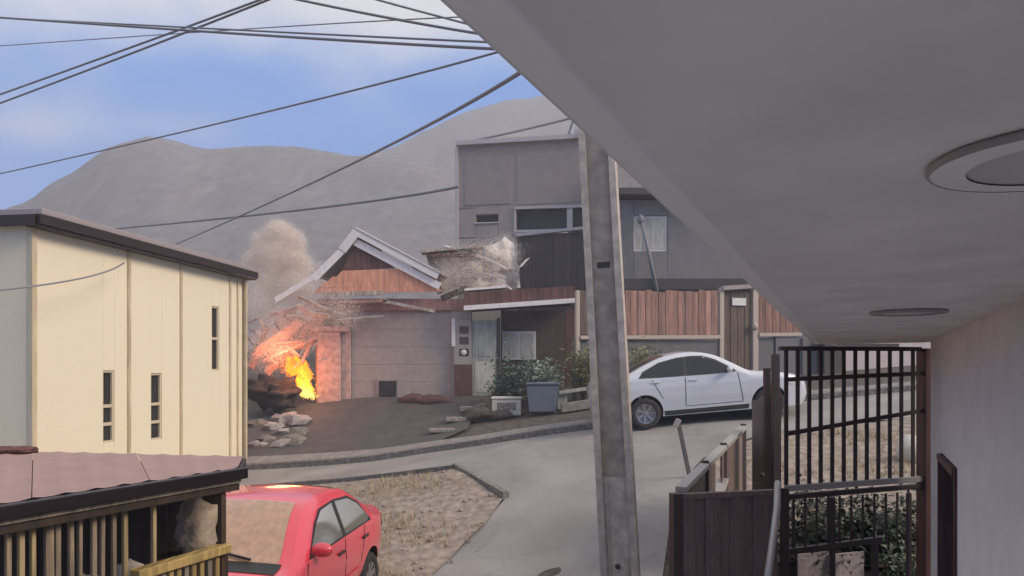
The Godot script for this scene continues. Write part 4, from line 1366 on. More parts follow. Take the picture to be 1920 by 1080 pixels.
	# wreckage at the left end, lit by the fire, whose glow is also painted into the colours
	var w := [[476, 668, 562, 602, 22.5, 0.26, 0.10], [470, 690, 500, 612, 22.8, 0.3, 0.1], [504, 660, 590, 640, 22.7, 0.22, 0.1], [520, 588, 594, 566, 22.9, 0.14, 0.09], [560, 575, 604, 603, 22.4, 0.15, 0.09], [540, 640, 600, 596, 23.1, 0.16, 0.1], [500, 700, 552, 642, 22.9, 0.24, 0.09], [574, 668, 592, 600, 22.9, 0.2, 0.1], [478, 656, 520, 628, 22.3, 0.12, 0.08]]
	for k in 12:
		w.append([rng.randf_range(470, 590), rng.randf_range(585, 690), rng.randf_range(500, 640), rng.randf_range(570, 640), rng.randf_range(22.3, 23.2), rng.randf_range(0.05, 0.14), rng.randf_range(0.03, 0.08)])
	for q in w:
		st = flat()
		beam(st, at(q[0], q[1], q[4]), at(q[2], q[3], q[4] + 0.3), q[6], q[5], Vector3(0.2, 1, 0.3).normalized())
		tag(obj("wrecked_timber", st, M.salmon), "timber with salmon fire glow in its colour flung askew around the flames", "beam", "wrecked timbers around the fire")
	for q in [[560, 620, 0.9, 0.7, 23.3, 3], [534, 608, 0.55, 0.5, 23.0, 6], [520, 672, 0.8, 0.6, 23.4, 8]]:
		st = flat()
		lump(st, at(q[0], q[1], q[4]), Vector3(q[2], q[3], 0.5), q[5], 1.1, 6, 8)
		tag(obj("plaster_fragment", st, M.rosewood if q[5] == 3 else M.salmon), "jagged plaster fragment hanging above the flames", "rubble", "wall fragments over the fire")
	var sr := RandomNumberGenerator.new()
	sr.seed = 33
	for k in 14:
		var c := at(sr.randf_range(785, 965), sr.randf_range(468, 540), sr.randf_range(22.9, 23.8))
		if k > 9:
			c = at(sr.randf_range(500, 600), sr.randf_range(545, 590), sr.randf_range(22.4, 23.0))
		var d := Vector3(sr.randf_range(0.6, 1.0), sr.randf_range(-0.45, 0.3), sr.randf_range(-0.3, 0.3)).normalized() * sr.randf_range(0.3, 0.75)
		st = flat()
		beam(st, c - d, c + d, 0.05, sr.randf_range(0.06, 0.16), Vector3(0.1, 1, sr.randf_range(-0.4, 0.9)).normalized())
		tag(obj("flung_board", st, [M.torn, M.lining, M.palewood][k % 3]), "pale roof board hurled over the porch by the blast" if k < 10 else "pale roof board tumbling off the gable above the wreckage", "plank", "boards flung over the porch" if k < 10 else "boards off the gable")
	for k in 44:
		var c := at(sr.randf_range(468, 610), sr.randf_range(575, 715), sr.randf_range(21.9, 23.2))
		if k >= 26:
			c = at(sr.randf_range(790, 985), sr.randf_range(470, 552), sr.randf_range(22.9, 23.9))
		var d := Vector3(sr.randf_range(-1, 1), sr.randf_range(-0.8, 0.8), sr.randf_range(-0.6, 0.6)).normalized() * sr.randf_range(0.12, 0.42)
		st = flat()
		var t := sr.randf_range(0.02, 0.05)
		extrude(st, [c - d, c - d * 0.2 + Vector3(0, t * 1.6, 0), c + d, c + d * 0.3 - Vector3(0, t, 0)], Vector3(0, 0, t))
		tag(obj("splinter", st, [M.palewood, M.salmon, M.torn, M.lining][k % 4]), "splintered scrap of board flung up around the flames" if k < 26 else "splintered scrap thrown over the porch roof by the torn sheet", "debris", "splinters over the fire" if k < 26 else "splinters over the porch roof")
	# black heap put in for a dark gap, and rubble below them
	st = smooth()
	lump(st, at(505, 738, 22.2), Vector3(1.4, 0.8, 0.9), 44, 1.3, 18, 28)
	tag(obj("dark_heap", st, M.near_black), "black heap left of the flames", "rubble")
	var rr := RandomNumberGenerator.new()
	rr.seed = 19
	for k in 16:
		var px: float = rr.randf_range(474, 560)
		var dd: float = rr.randf_range(19.4, 22.0)
		var x: float = (px - 960.0) / LENS * dd
		st = flat()
		var s := rr.randf_range(0.15, 0.5)
		lump(st, ground(x, dd, s * 0.22), Vector3(s * 1.5, s * 0.8, s), 100 + k, 1.0, 5, 7)
		tag(obj("rubble_block", st, M.plaster if k % 3 else M.stone), "broken pale masonry block strewn beside the driveway", "rubble", "rubble beside the driveway")
	# steps of the garden path by the drive
	for q in [[-1.38, 19.6, 0.72, 0.12], [-1.75, 18.7, 0.65, 0.10], [-1.08, 20.6, 0.7, 0.14]]:
		st = flat()
		box(st, ground(q[0], q[1], 0.04 + q[3] / 2.0), Vector3(q[2], q[3], 0.34), Basis(Vector3.UP, 0.12), 0.015)
		tag(obj("stone_step", st, M.step), "pale stone step of the short path beside the driveway", "step", "stone steps by the driveway")
	st = smooth()
	lump(st, ground(-0.6, 20.0, 0.05), Vector3(1.4, 0.5, 1.6), 81, 0.6, 8, 14)
	tag(obj("planting_bank", st, M.earth), "low bank of dark soil between the steps and the white box", "soil")
	for q in [[-2.9, 22.3, 0.25], [-2.3, 22.1, 0.2]]:
		st = smooth()
		lump(st, ground(q[0], q[1], 0.1), Vector3(1.0, q[2] + 0.15, 0.5), int(q[0] * 50.0 + 400.0), 0.7, 7, 12)
		tag(obj("plaster_spill", st, M.porch_post), "dark red debris spilled at the foot of the garage door", "rubble", "debris at the garage door")

	# fire
	var base := at(572, 748, 22.75)
	var fire := thing("house_fire", "bright yellow fire burning at the left corner of the garage", "fire", base)
	var fr := RandomNumberGenerator.new()
	fr.seed = 61
	var tones := []
	for k in 4:
		var m := StandardMaterial3D.new()
		m.albedo_color = Color(0.9, 0.5, 0.1)
		m.emission_enabled = true
		m.emission = [Color(1.0, 0.90, 0.46), Color(1.0, 0.80, 0.24), Color(1.0, 0.66, 0.16), Color(1.0, 0.50, 0.20)][k]
		m.emission_energy_multiplier = [0.62, 0.5, 0.42, 0.34][k]
		m.cull_mode = BaseMaterial3D.CULL_DISABLED
		tones.append(m)
	# each burst of flame is thousands of glowing flecks, dense at its heart
	var lick := func(parent: Node3D, c: Vector3, reach: Vector3, lean: Vector3, n: int, m: Material) -> void:
		var fl := flat()
		quad(fl, Vector3(-0.5, 0.0, -0.35), Vector3(0.4, 0.12, -0.5), Vector3(0.5, 0.0, 0.4), Vector3(-0.4, 0.1, 0.5))
		fl.generate_normals()
		var fm := MultiMesh.new()
		fm.transform_format = MultiMesh.TRANSFORM_3D
		fm.mesh = fl.commit()
		fm.instance_count = n
		for i in n:
			var up_ := pow(fr.randf(), 1.2)
			var thin := 1.0 - 0.75 * up_
			var d := Vector3(fr.randfn(), fr.randfn() * 0.5, fr.randfn()) * 0.55 * thin
			d += lean * up_ * up_ / reach + Vector3(0.22 * sin(up_ * 7.0 + c.x * 9.0), up_ * 2.0 - 0.6, 0.0)
			fm.set_instance_transform(i, Transform3D(Basis.from_euler(Vector3(fr.randf(), fr.randf(), fr.randf()) * TAU).scaled(Vector3.ONE * fr.randf_range(0.012, 0.032)), c - parent.position + d * reach))
		var mi := MultiMeshInstance3D.new()
		mi.name = "flame"
		mi.multimesh = fm
		mi.material_override = m
		mi.set_meta("kind", "stuff")
		parent.add_child(mi, true)
	for q in [[0.16, 0.16, 0.16, 0.16, 0], [0.02, 0.22, 0.17, 0.18, 0], [-0.10, 0.38, 0.17, 0.2, 1], [0.14, 0.36, 0.13, 0.18, 1], [-0.02, 0.66, 0.17, 0.26, 1], [-0.26, 0.72, 0.16, 0.26, 2], [-0.42, 0.92, 0.18, 0.24, 2], [-0.14, 0.96, 0.16, 0.24, 2], [0.10, 0.80, 0.12, 0.24, 2], [-0.34, 1.10, 0.14, 0.14, 3]]:
		lick.call(fire, base + Vector3(q[0], q[1], 0.05), Vector3(q[2], q[3], q[2]), Vector3(-0.10, 0, 0), 1100, tones[q[4]])
	for q in [[Vector3(-0.15, 0.6, 0.75), 0.75], [Vector3(-0.55, 1.4, 0.55), 0.65]]:
		var l := OmniLight3D.new()
		l.name = "fire_light"
		l.light_color = Color(1.0, 0.60, 0.42)
		l.light_energy = q[1]
		l.light_size = 0.45
		l.omni_range = 14.0
		l.omni_attenuation = 2.0
		l.shadow_enabled = true
		l.position = q[0]
		fire.add_child(l, true)


func torn(called: String, label: String, poly: Array, depth: float, m: Material, seed_: int) -> void:
	var nz := FastNoiseLite.new()
	nz.seed = seed_
	nz.frequency = 0.55
	nz.fractal_octaves = 3
	var pv := PackedVector2Array()
	for p in poly:
		var v := at(p[0], p[1], depth)
		pv.append(Vector2(v.x, v.y))
	if Geometry2D.is_polygon_clockwise(pv):
		pv.reverse()
	var st := smooth()
	for s in [0.0, -0.03]:
		sheet(st, pv, 0.12, func(p: Vector2) -> Vector3: return Vector3(p.x, p.y, -depth + s + 0.55 * nz.get_noise_2d(p.x * 2.0, p.y * 1.1)))
	tag(obj(called, st, m), label, "debris")


func build_dust() -> void:
	# billowing dust: many swollen lobes with a crinkled skin, thin enough at the rim to look through
	var r := RandomNumberGenerator.new()
	r.seed = 41
	var cloud := thing("dust_cloud", "pale beige dust cloud billowing up behind the wrecked roof", "dust", at(510, 640, 26.0))
	# tens of thousands of flecks of dust, thick in the billows and thinning out at the rim
	var fleck := flat()
	quad(fleck, Vector3(-0.5, 0.0, -0.35), Vector3(0.4, 0.12, -0.5), Vector3(0.5, 0.0, 0.4), Vector3(-0.4, 0.1, 0.5))
	fleck.generate_normals()
	var mm := MultiMesh.new()
	mm.transform_format = MultiMesh.TRANSFORM_3D
	mm.mesh = fleck.commit()
	var lobes := [[522, 438, 26.6, 0.42, 3], [498, 460, 26.6, 0.46, 3], [546, 456, 26.5, 0.44, 3], [482, 496, 26.4, 0.46, 3], [520, 488, 26.2, 0.6, 5], [556, 498, 26.2, 0.46, 4], [506, 536, 26.0, 0.62, 4], [552, 540, 25.8, 0.55, 3], [482, 580, 25.4, 0.6, 1.6], [516, 590, 25.2, 0.7, 1.6], [570, 560, 25.6, 0.5, 1.6], [600, 520, 25.0, 0.5, 0.6], [870, 500, 24.6, 0.7, 0.7], [930, 500, 24.8, 0.6, 0.6], [540, 615, 22.7, 0.7, 1.3], [590, 600, 22.6, 0.6, 1.0], [505, 655, 22.5, 0.6, 1.0], [610, 560, 22.7, 0.6, 0.7], [850, 520, 23.0, 0.6, 0.9], [905, 500, 23.2, 0.7, 1.0], [945, 472, 23.5, 0.5, 0.6], [645, 585, 22.4, 0.5, 0.6]]
	var total := 0.0
	for q in lobes:
		total += q[4]
	mm.instance_count = 360000
	var at_ := 0
	for q in lobes:
		var n := int(360000 * q[4] / total)
		var c := at(q[0], q[1], q[2]) - cloud.position
		for i in n:
			var d: Vector3 = Vector3(r.randfn(), r.randfn(), r.randfn()).normalized() * pow(r.randf(), 0.42) * q[3] * (1.0 + 0.35 * absf(r.randfn()))
			var s := r.randf_range(0.007, 0.018)
			mm.set_instance_transform(at_, Transform3D(Basis.from_euler(Vector3(r.randf(), r.randf(), r.randf()) * TAU).scaled(Vector3.ONE * s), c + d))
			at_ += 1
	while at_ < 360000:
		mm.set_instance_transform(at_, mm.get_instance_transform(at_ - 500))
		at_ += 1
	var o := MultiMeshInstance3D.new()
	o.name = "dust_flecks"
	o.multimesh = mm
	o.material_override = M.dust
	o.set_meta("kind", "stuff")
	cloud.add_child(o)


# ---------------------------------------------------------------- grey building, wood fence, wall

func build_grey_building() -> void:
	var st: SurfaceTool
	var a := at(858, 700, 28.4)
	var b := at(1152, 700, 27.3)
	var u := (Vector3(b.x, 0, b.z) - Vector3(a.x, 0, a.z)).normalized()
	var n := u.cross(Vector3.UP) * -1.0
	if n.z < 0:
		n = -n
	var along := func(px: float) -> float:
		var k := (px - 960.0) / LENS
		var dx := b.x - a.x
		var dd := -(b.z - a.z)
		return (k * -a.z - a.x) / (dx - k * dd)
	var P := func(px: float, py: float) -> Vector3:
		var f: float = along.call(px)
		var p := a.lerp(b, f)
		return Vector3(p.x, CAM_Y + (SKYLINE - py) / LENS * -p.z, p.z)
	var g := thing("grey_building", "tall grey clad building with ribbon windows and white roof edge behind the burning house", "building", P.call(1000.0, 700.0) + n * -2.0)
	var plate := func(x0: float, y0: float, x1: float, y1: float, thick: float, proud: float) -> SurfaceTool:
		var s := flat()
		var p: Vector3 = P.call(x0, y0)
		var q: Vector3 = P.call(x1, y1)
		var hi := (P.call(x0, y0).y + P.call(x1, y0).y) / 2.0 as float
		var lo := (P.call(x0, y1).y + P.call(x1, y1).y) / 2.0 as float
		var c := (p + q) / 2.0
		c.y = (hi + lo) / 2.0
		box(s, c + n * (proud - thick / 2.0), Vector3(Vector2(p.x - q.x, p.z - q.z).length(), hi - lo, thick), Basis(u, Vector3.UP, u.cross(Vector3.UP)), 0.015)
		return s
	# wall built round its openings
	obj("wall", plate.call(858, 266, 1152, 388, 4.5, 0.0), M.grey_wall, g)
	obj("wall", plate.call(858, 388.2, 892, 446, 4.5, 0.0), M.grey_wall, g)
	obj("wall", plate.call(892.3, 388.2, 934, 402, 4.5, 0.0), M.grey_wall, g)
	obj("wall", plate.call(892.3, 417, 934, 446, 4.5, 0.0), M.grey_wall, g)
	obj("wall", plate.call(934.3, 388.2, 968, 446, 4.5, 0.0), M.grey_wall, g)
	obj("wall", plate.call(1064, 388.2, 1073, 436, 4.5, 0.0), M.coping, g)
	obj("wall", plate.call(1104, 388.2, 1152, 446, 4.5, 0.0), M.grey_wall, g)
	obj("wall", plate.call(858, 446.3, 970, 760, 4.5, 0.0), M.grey_wall, g)
	var low := obj("brown_wall", plate.call(970.3, 436.5, 1152, 760, 4.5, -0.02), M.brown_panel, g)
	for k in 4:
		obj("board", plate.call(973 + 33 * k, 446, 1004 + 33 * k, 560, 0.04, 0.01), M.brown_panel, low)
	for q in [[871.0, 291.0, 958.0, 384.0], [969.0, 289.0, 1088.0, 382.0]]:
		obj("cladding_panel", plate.call(q[0], q[1], q[2], q[3], 0.04, 0.03), M.grey_panel, g)
	var w1 := obj("window", plate.call(892.3, 402, 934, 417, 0.1, -0.35), M.slot, g)
	obj("sill", plate.call(890, 417, 936, 419.5, 0.14, 0.05), M.coping, w1)
	var w2 := obj("window", plate.call(968.3, 392, 1063.7, 432, 0.1, -0.3), M.slot, g)
	var w3 := obj("window", plate.call(1073.3, 390, 1103.7, 430, 0.1, -0.3), M.slot, g)
	for q in [[965.0, 388.0, 1107.0, 392.5], [965.0, 431.5, 1107.0, 436.0]]:
		st = flat()
		beam(st, P.call(q[0], q[1] + 3.0) + n * 0.04, P.call(q[2], q[1] - 1.0) + n * 0.04, 0.1, 0.09)
		obj("frame", st, M.coping, w2)
	obj("frame", plate.call(964, 393, 968, 440, 0.1, 0.06), M.coping, w2)
	obj("frame", plate.call(1063, 391, 1074, 432, 0.06, 0.05), M.coping, w3)
	st = flat()
	beam(st, P.call(968, 442) + n * 0.06, P.call(1100, 428) + n * 0.06, 0.2, 0.11)
	obj("sloping_flashing", st, M.coping, low)
	st = flat()
	beam(st, P.call(856, 271) + n * 0.05, P.call(1150, 254) + n * 0.05, 0.3, 0.17)
	obj("coping", st, M.coping, g)
	st = flat()
	beam(st, P.call(857, 279) + n * 0.02, P.call(857, 470) + n * 0.02, 0.13, 0.13, u)
	obj("corner_trim", st, M.coping, g)
	# bracket with its white insulator at the roof corner
	var br := thing("roof_bracket", "white insulator on a steel bracket at the grey building's roof corner", "bracket", P.call(1080.0, 256.0))
	st = flat()
	beam(st, P.call(1064, 262) + n * 0.1, P.call(1078, 218) + n * 0.1, 0.06, 0.06, u)
	beam(st, P.call(1070, 218) + n * 0.1, P.call(1092, 221) + n * 0.1, 0.06, 0.08)
	obj("arm", st, M.wire, br)
	st = smooth()
	tube(st, [P.call(1085, 262) + n * 0.12, P.call(1085, 228) + n * 0.12], 0.16, 0.13, 10)
	obj("insulator", st, M.whitepaint, br)

	# lower wing to the right, with its eave, white window and a slanting pipe
	var D := 25.5
	var Q := func(px: float, py: float) -> Vector3: return at(px, py, D)
	var wing := thing("grey_wing", "dark grey rendered wing with a white window above the wooden fence", "building", Q.call(1300.0, 690.0) + Vector3(0, 0, -2))
	var pl := func(x0: float, y0: float, x1: float, y1: float, thick: float, proud: float) -> SurfaceTool:
		var s := flat()
		var p: Vector3 = Q.call(x0, y1)
		var q: Vector3 = Q.call(x1, y0)
		box(s, (p + q) / 2.0 + Vector3(0, 0, proud - thick / 2.0), Vector3(q.x - p.x, q.y - p.y, thick), Basis(), 0.012)
		return s
	obj("wall", pl.call(1153, 375, 1188, 760, 3.0, 0.0), M.grey_wing, wing)
	obj("wall", pl.call(1252, 375, 1560, 760, 3.0, 0.0), M.grey_wing, wing)
	obj("wall", pl.call(1188.3, 375, 1251.7, 404, 3.0, 0.0), M.grey_wing, wing)
	obj("wall", pl.call(1188.3, 471, 1251.7, 760, 3.0, 0.0), M.grey_wing, wing)
	var win := obj("window", pl.call(1188.3, 404, 1251.7, 471, 0.08, -0.06), M.whitepaint, wing)
	obj("pane", pl.call(1192, 408, 1206, 467, 0.02, -0.05), M.curtain, win)
	obj("pane", pl.call(1214, 408, 1248, 467, 0.02, -0.05), M.curtain, win)
	obj("mullion", pl.call(1206.5, 406, 1213.5, 470, 0.05, -0.03), M.coping, win)
	st = flat()
	extrude(st, [Q.call(1150, 372) + Vector3(0, 0, 0.6), Q.call(1560, 372) + Vector3(0, 0, 0.6), Q.call(1560, 372) + Vector3(0, 0, -3.2), Q.call(1150, 372) + Vector3(0, 0, -3.2)], Vector3(0, 0.22, 0))
	obj("roof", st, M.grey_dark, wing)
	obj("upper_wall", pl.call(1153, 270, 1560, 359, 2.6, -0.3), M.plaster, wing)
	st = smooth()
	tube(st, [Q.call(1199, 412) + Vector3(0, 0, 0.25), Q.call(1212, 470) + Vector3(0, 0, 0.3), Q.call(1229, 556) + Vector3(0, 0, 0.35)], 0.06, 0.07, 8)
	lump(st, Q.call(1199, 414) + Vector3(0, 0, 0.25), Vector3(0.24, 0.36, 0.24), 7, 0.1)
	obj("slanting_pipe", st, M.wire, wing)
	obj("base_band", pl.call(1153, 524, 1560, 545, 0.3, 0.28), M.grey_dark, wing)


func build_wood_fence() -> void:
	var a := Vector2(1.73, 20.2)
	var b := Vector2(8.95, 22.3)
	var f := func(px: float) -> float:
		var k := (px - 960.0) / LENS
		return (k * a.y - a.x) / ((b.x - a.x) - k * (b.y - a.y))
	var P := func(px: float, py: float) -> Vector3:
		var p := a.lerp(b, f.call(px))
		return xdh(p.x, p.y, (SKYLINE - py) / LENS * p.y)
	var u: Vector3 = (P.call(1500.0, 700.0) - P.call(1100.0, 700.0)).normalized()
	u = Vector3(u.x, 0, u.z).normalized()
	var n := u.cross(Vector3.UP) * -1.0
	if n.z < 0:
		n = -n
	var st: SurfaceTool
	var plate := func(x0: float, y0: float, x1: float, y1: float, thick: float, proud: float) -> SurfaceTool:
		var s := flat()
		var p: Vector3 = P.call(x0, y0)
		var q: Vector3 = P.call(x1, y1)
		var hi: float = (P.call(x0, y0).y + P.call(x1, y0).y) / 2.0
		var lo: float = (P.call(x0, y1).y + P.call(x1, y1).y) / 2.0
		var c := (p + q) / 2.0
		c.y = (hi + lo) / 2.0
		box(s, c + n * (proud - thick / 2.0), Vector3(Vector2(p.x - q.x, p.z - q.z).length(), hi - lo, thick), Basis(u, Vector3.UP, u.cross(Vector3.UP)), 0.01)
		return s
	var fence := thing("wooden_fence", "reddish upright board fence on a low grey wall behind the white car", "fence", P.call(1250.0, 735.0))
	obj("low_wall", plate.call(1079, 637, 1348, 775, 0.25, 0.0), M.lowwall, fence)
	obj("low_wall", plate.call(1421, 634, 1452, 775, 0.25, 0.0), M.lowwall, fence)
	var r := RandomNumberGenerator.new()
	r.seed = 27
	var x := 1172.0
	while x < 1346.0:
		var w := r.randf_range(10.0, 14.0)
		obj("board", plate.call(x, 545 + r.randf_range(-2, 3), minf(x + w - 0.8, 1347.5), 628, 0.03, r.randf_range(-0.02, 0.02)), M.board[r.randi() % 5], fence)
		x += w
	x = 1422.0
	while x < 1520.0:
		var w := r.randf_range(10.0, 14.0)
		obj("board", plate.call(x, 540 + r.randf_range(-2, 3), x + w - 0.8, 624, 0.03, r.randf_range(-0.02, 0.02)), M.board[r.randi() % 2], fence)
		x += w
	obj("infill", plate.call(1086, 546, 1170, 628, 0.05, 0.0), M.gate_brown, fence)
	for q in [[1079.0, 1086.0, 545.0, 700.0], [1348.0, 1356.0, 540.0, 720.0], [1410.0, 1420.0, 540.0, 720.0]]:
		obj("post", plate.call(q[0], q[2], q[1], q[3], 0.12, 0.06), M.rail_cream, fence)
	for q in [[1086.3, 1347.7, 629.0, 636.0], [1420.3, 1500.0, 624.0, 631.0]]:
		st = flat()
		beam(st, P.call(q[0], q[2] + 4.0) + n * 0.03, P.call(q[1], q[2] + 3.0) + n * 0.03, 0.14, 0.10)
		obj("rail", st, M.rail_cream, fence)
	st = smooth()
	lump(st, P.call(1411, 613) + n * 0.12, Vector3(0.2, 0.22, 0.16), 3, 0.2)
	obj("post_bracket", st, M.rail_cream, fence)
	var door := thing("plank_door", "brown plank door with a white notice set in the wooden fence", "door", P.call(1383.0, 720.0))
	for k in 4:
		obj("plank", plate.call(1357 + 13.2 * k, 545, 1369.4 + 13.2 * k, 740, 0.05, -0.02 + 0.006 * (k % 2)), M.gate_brown, door)
	st = flat()
	beam(st, P.call(1352, 541) + n * 0.05, P.call(1414, 537) + n * 0.05, 0.16, 0.12)
	obj("lintel", st, M.plaster, door)
	st = plate.call(1372, 559, 1398, 573, 0.02, 0.03)
	obj("notice", st, M.whitepaint, door)
	var wall := thing("blue_grey_wall", "blue grey rendered wall past the wooden fence", "wall", P.call(1490.0, 735.0))
	obj("wall_face", plate.call(1452.5, 632, 1530, 775, 0.3, 0.05), M.bluewall, wall)
	obj("wall_edge", plate.call(1500, 634, 1516, 775, 0.1, 0.12), M.lowwall, wall)
	var pier := thing("dark_pier", "dark grey square pier at the end of the blue grey wall", "pier", P.call(1547.0, 735.0))
	obj("shaft", plate.call(1530.5, 640, 1566, 775, 0.6, 0.35), M.grey_dark, pier)
	obj("cap", plate.call(1527, 632, 1569, 640, 0.7, 0.40), M.lowwall, pier)
	var pale := thing("pale_wall", "pale pinkish plastered wall across the street beyond the barred gate", "wall", P.call(1650.0, 735.0))
	obj("wall_face", plate.call(1569.5, 630, 1800, 775, 0.25, 0.0), M.pinkwall, pale)
	obj("wall_coping", plate.call(1567, 622, 1802, 630, 0.35, 0.05), M.whitepaint, pale)


# ---------------------------------------------------------------- pole, wires, street things

func build_pole() -> void:
	# square concrete pole with a hollow face, leaning a little
	var foot := xdh(0.93, 6.0, -2.65)
	var head := xdh(0.56, 6.0, 4.2)
	var y := (head - foot).normalized()
	var yaw := -0.22
	var x := (Vector3(cos(yaw), 0, -sin(yaw)) - y * Vector3(cos(yaw), 0, -sin(yaw)).dot(y)).normalized()
	var z := x.cross(y)
	var p := thing("power_pole", "square concrete power pole with a hollow face and pale lower sleeve by the lane", "pole", foot)
	var seg := func(h0: float, h1: float, x0: float, w: float, z0: float, t: float, taper: float) -> SurfaceTool:
		var s := flat()
		var f0 := 1.0 - taper * h0
		var f1 := 1.0 - taper * h1
		var q := []
		for e in [[h0, f0], [h1, f1]]:
			for c in [[-1, -1], [1, -1], [1, 1], [-1, 1]]:
				q.append(foot + y * e[0] + x * (x0 + c[0] * w / 2.0) * e[1] + z * (z0 + c[1] * t / 2.0) * e[1])
		for k in 4:
			var l := (k + 1) % 4
			quad(s, q[k], q[l], q[4 + l], q[4 + k])
		quad(s, q[0], q[3], q[2], q[1])
		quad(s, q[4], q[5], q[6], q[7])
		return s
	obj("web", seg.call(0.0, 6.9, 0.0, 0.20, -0.02, 0.15, 0.022), M.concrete, p)
	obj("flange", seg.call(0.0, 6.9, -0.125, 0.055, 0.0, 0.27, 0.022), M.concrete_lit, p)
	obj("flange", seg.call(0.0, 6.9, 0.125, 0.055, 0.0, 0.27, 0.022), M.concrete_lit, p)
	var sl := obj("sleeve", seg.call(0.0, 1.83, 0.0, 0.196, 0.035, 0.14, 0.022), M.concrete_pale, p)
	obj("groove", seg.call(0.0, 1.80, -0.068, 0.03, 0.108, 0.01, 0.022), M.concrete, sl)
	obj("groove", seg.call(0.0, 1.2, 0.06, 0.03, 0.108, 0.01, 0.022), M.concrete, sl)
	var s := flat()
	box(s, foot + y * 3.52 + z * 0.052, Vector3(0.10, 0.045, 0.012), Basis(x, y, z))
	obj("slot", s, M.grey_dark, p)  # dark plate painted for the shade inside a recess
	s = smooth()
	lathe(s, [[0.022, 0.0], [0.018, 0.012], [0.0, 0.014]], z, foot + y * 1.13 + z * 0.113 - x * 0.01, 12)
	obj("hole_disc", s, M.grey_dark, p)  # dark disc standing in for a shaded hole
	s = flat()
	beam(s, foot + y * 6.55 - x * 0.75 + z * 0.14, foot + y * 6.55 + x * 0.75 + z * 0.14, 0.09, 0.09)
	obj("cross_arm", s, M.concrete, p)


func wire(a: Vector3, b: Vector3, sag: float, r: float, label: String, group := "overhead wires over the street") -> void:
	var pts := []
	for i in 33:
		var f := i / 32.0
		var p := a.lerp(b, f)
		p.y -= sag * 4.0 * f * (1.0 - f)
		pts.append(p)
	var st := smooth()
	tube(st, pts, r, r, 6)
	tag(obj("overhead_wire", st, M.wire), label, "wire", group)


func curve3(a: Vector3, m: Vector3, b: Vector3, r: float, label: String) -> void:
	# a hanging wire through three points
	var pts := []
	for i in 33:
		var t := i / 32.0
		pts.append(a * (2.0 * (t - 0.5) * (t - 1.0)) + m * (4.0 * t * (1.0 - t)) + b * (2.0 * t * (t - 0.5)))
	var st := smooth()
	tube(st, pts, r, r, 6)
	tag(obj("overhead_wire", st, M.wire), label, "wire", "overhead wires over the street")


func build_wires() -> void:
	curve3(at(1100, 90, 6.2), at(600, 73, 9.0), at(-320, 10, 15.0), 0.0164, "thickest cable sagging from the power pole across the sky")
	curve3(at(1100, 84, 6.2), at(560, 62, 9.2), at(-320, 16, 15.0), 0.0125, "thinner cable strung just over the thickest sagging cable")
	curve3(at(780, -120, 9.0), at(330, 58, 12.0), at(-320, 290, 19.0), 0.0172, "twin wire slanting down to the rooftop of the cream building")
	curve3(at(790, -130, 9.0), at(340, 64, 12.0), at(-320, 312, 19.0), 0.0172, "twin wire slanting down to the rooftop of the cream building")
	curve3(at(1080, 30, 6.3), at(500, 52, 12.0), at(-300, 108, 18.0), 0.0094, "thin faint wire crossing level below the clouds")
	curve3(at(300, -60, 8.0), at(700, 28, 7.0), at(1080, 88, 6.2), 0.0125, "wire dropping from above to the head of the power pole")
	curve3(at(430, -80, 8.0), at(760, 14, 7.0), at(1085, 96, 6.2), 0.0101, "wire dropping from above to the head of the power pole")
	curve3(at(1085, 2, 6.2), at(540, 200, 12.0), at(-340, 400, 26.0), 0.0156, "long wire falling across the blue sky in front of the hill")
	curve3(at(1090, 45, 6.2), at(650, 312, 17.0), at(330, 458, 36.0), 0.0265, "dark heavy wire running down past the hillside behind the house")
	curve3(at(860, 350, 27.5), at(560, 394, 34.0), at(180, 432, 44.0), 0.0546, "faint slack wire from the grey building across the hillside")
	curve3(at(856, 270, 28.4), at(970, 246, 28.0), at(1076, 220, 27.7), 0.0429, "short dark wire along the roof edge of the grey building")
	curve3(at(-160, 556, 10.2), at(120, 528, 11.7), at(232, 493, 13.45), 0.0156, "service wire fixed to the cream building's wall")


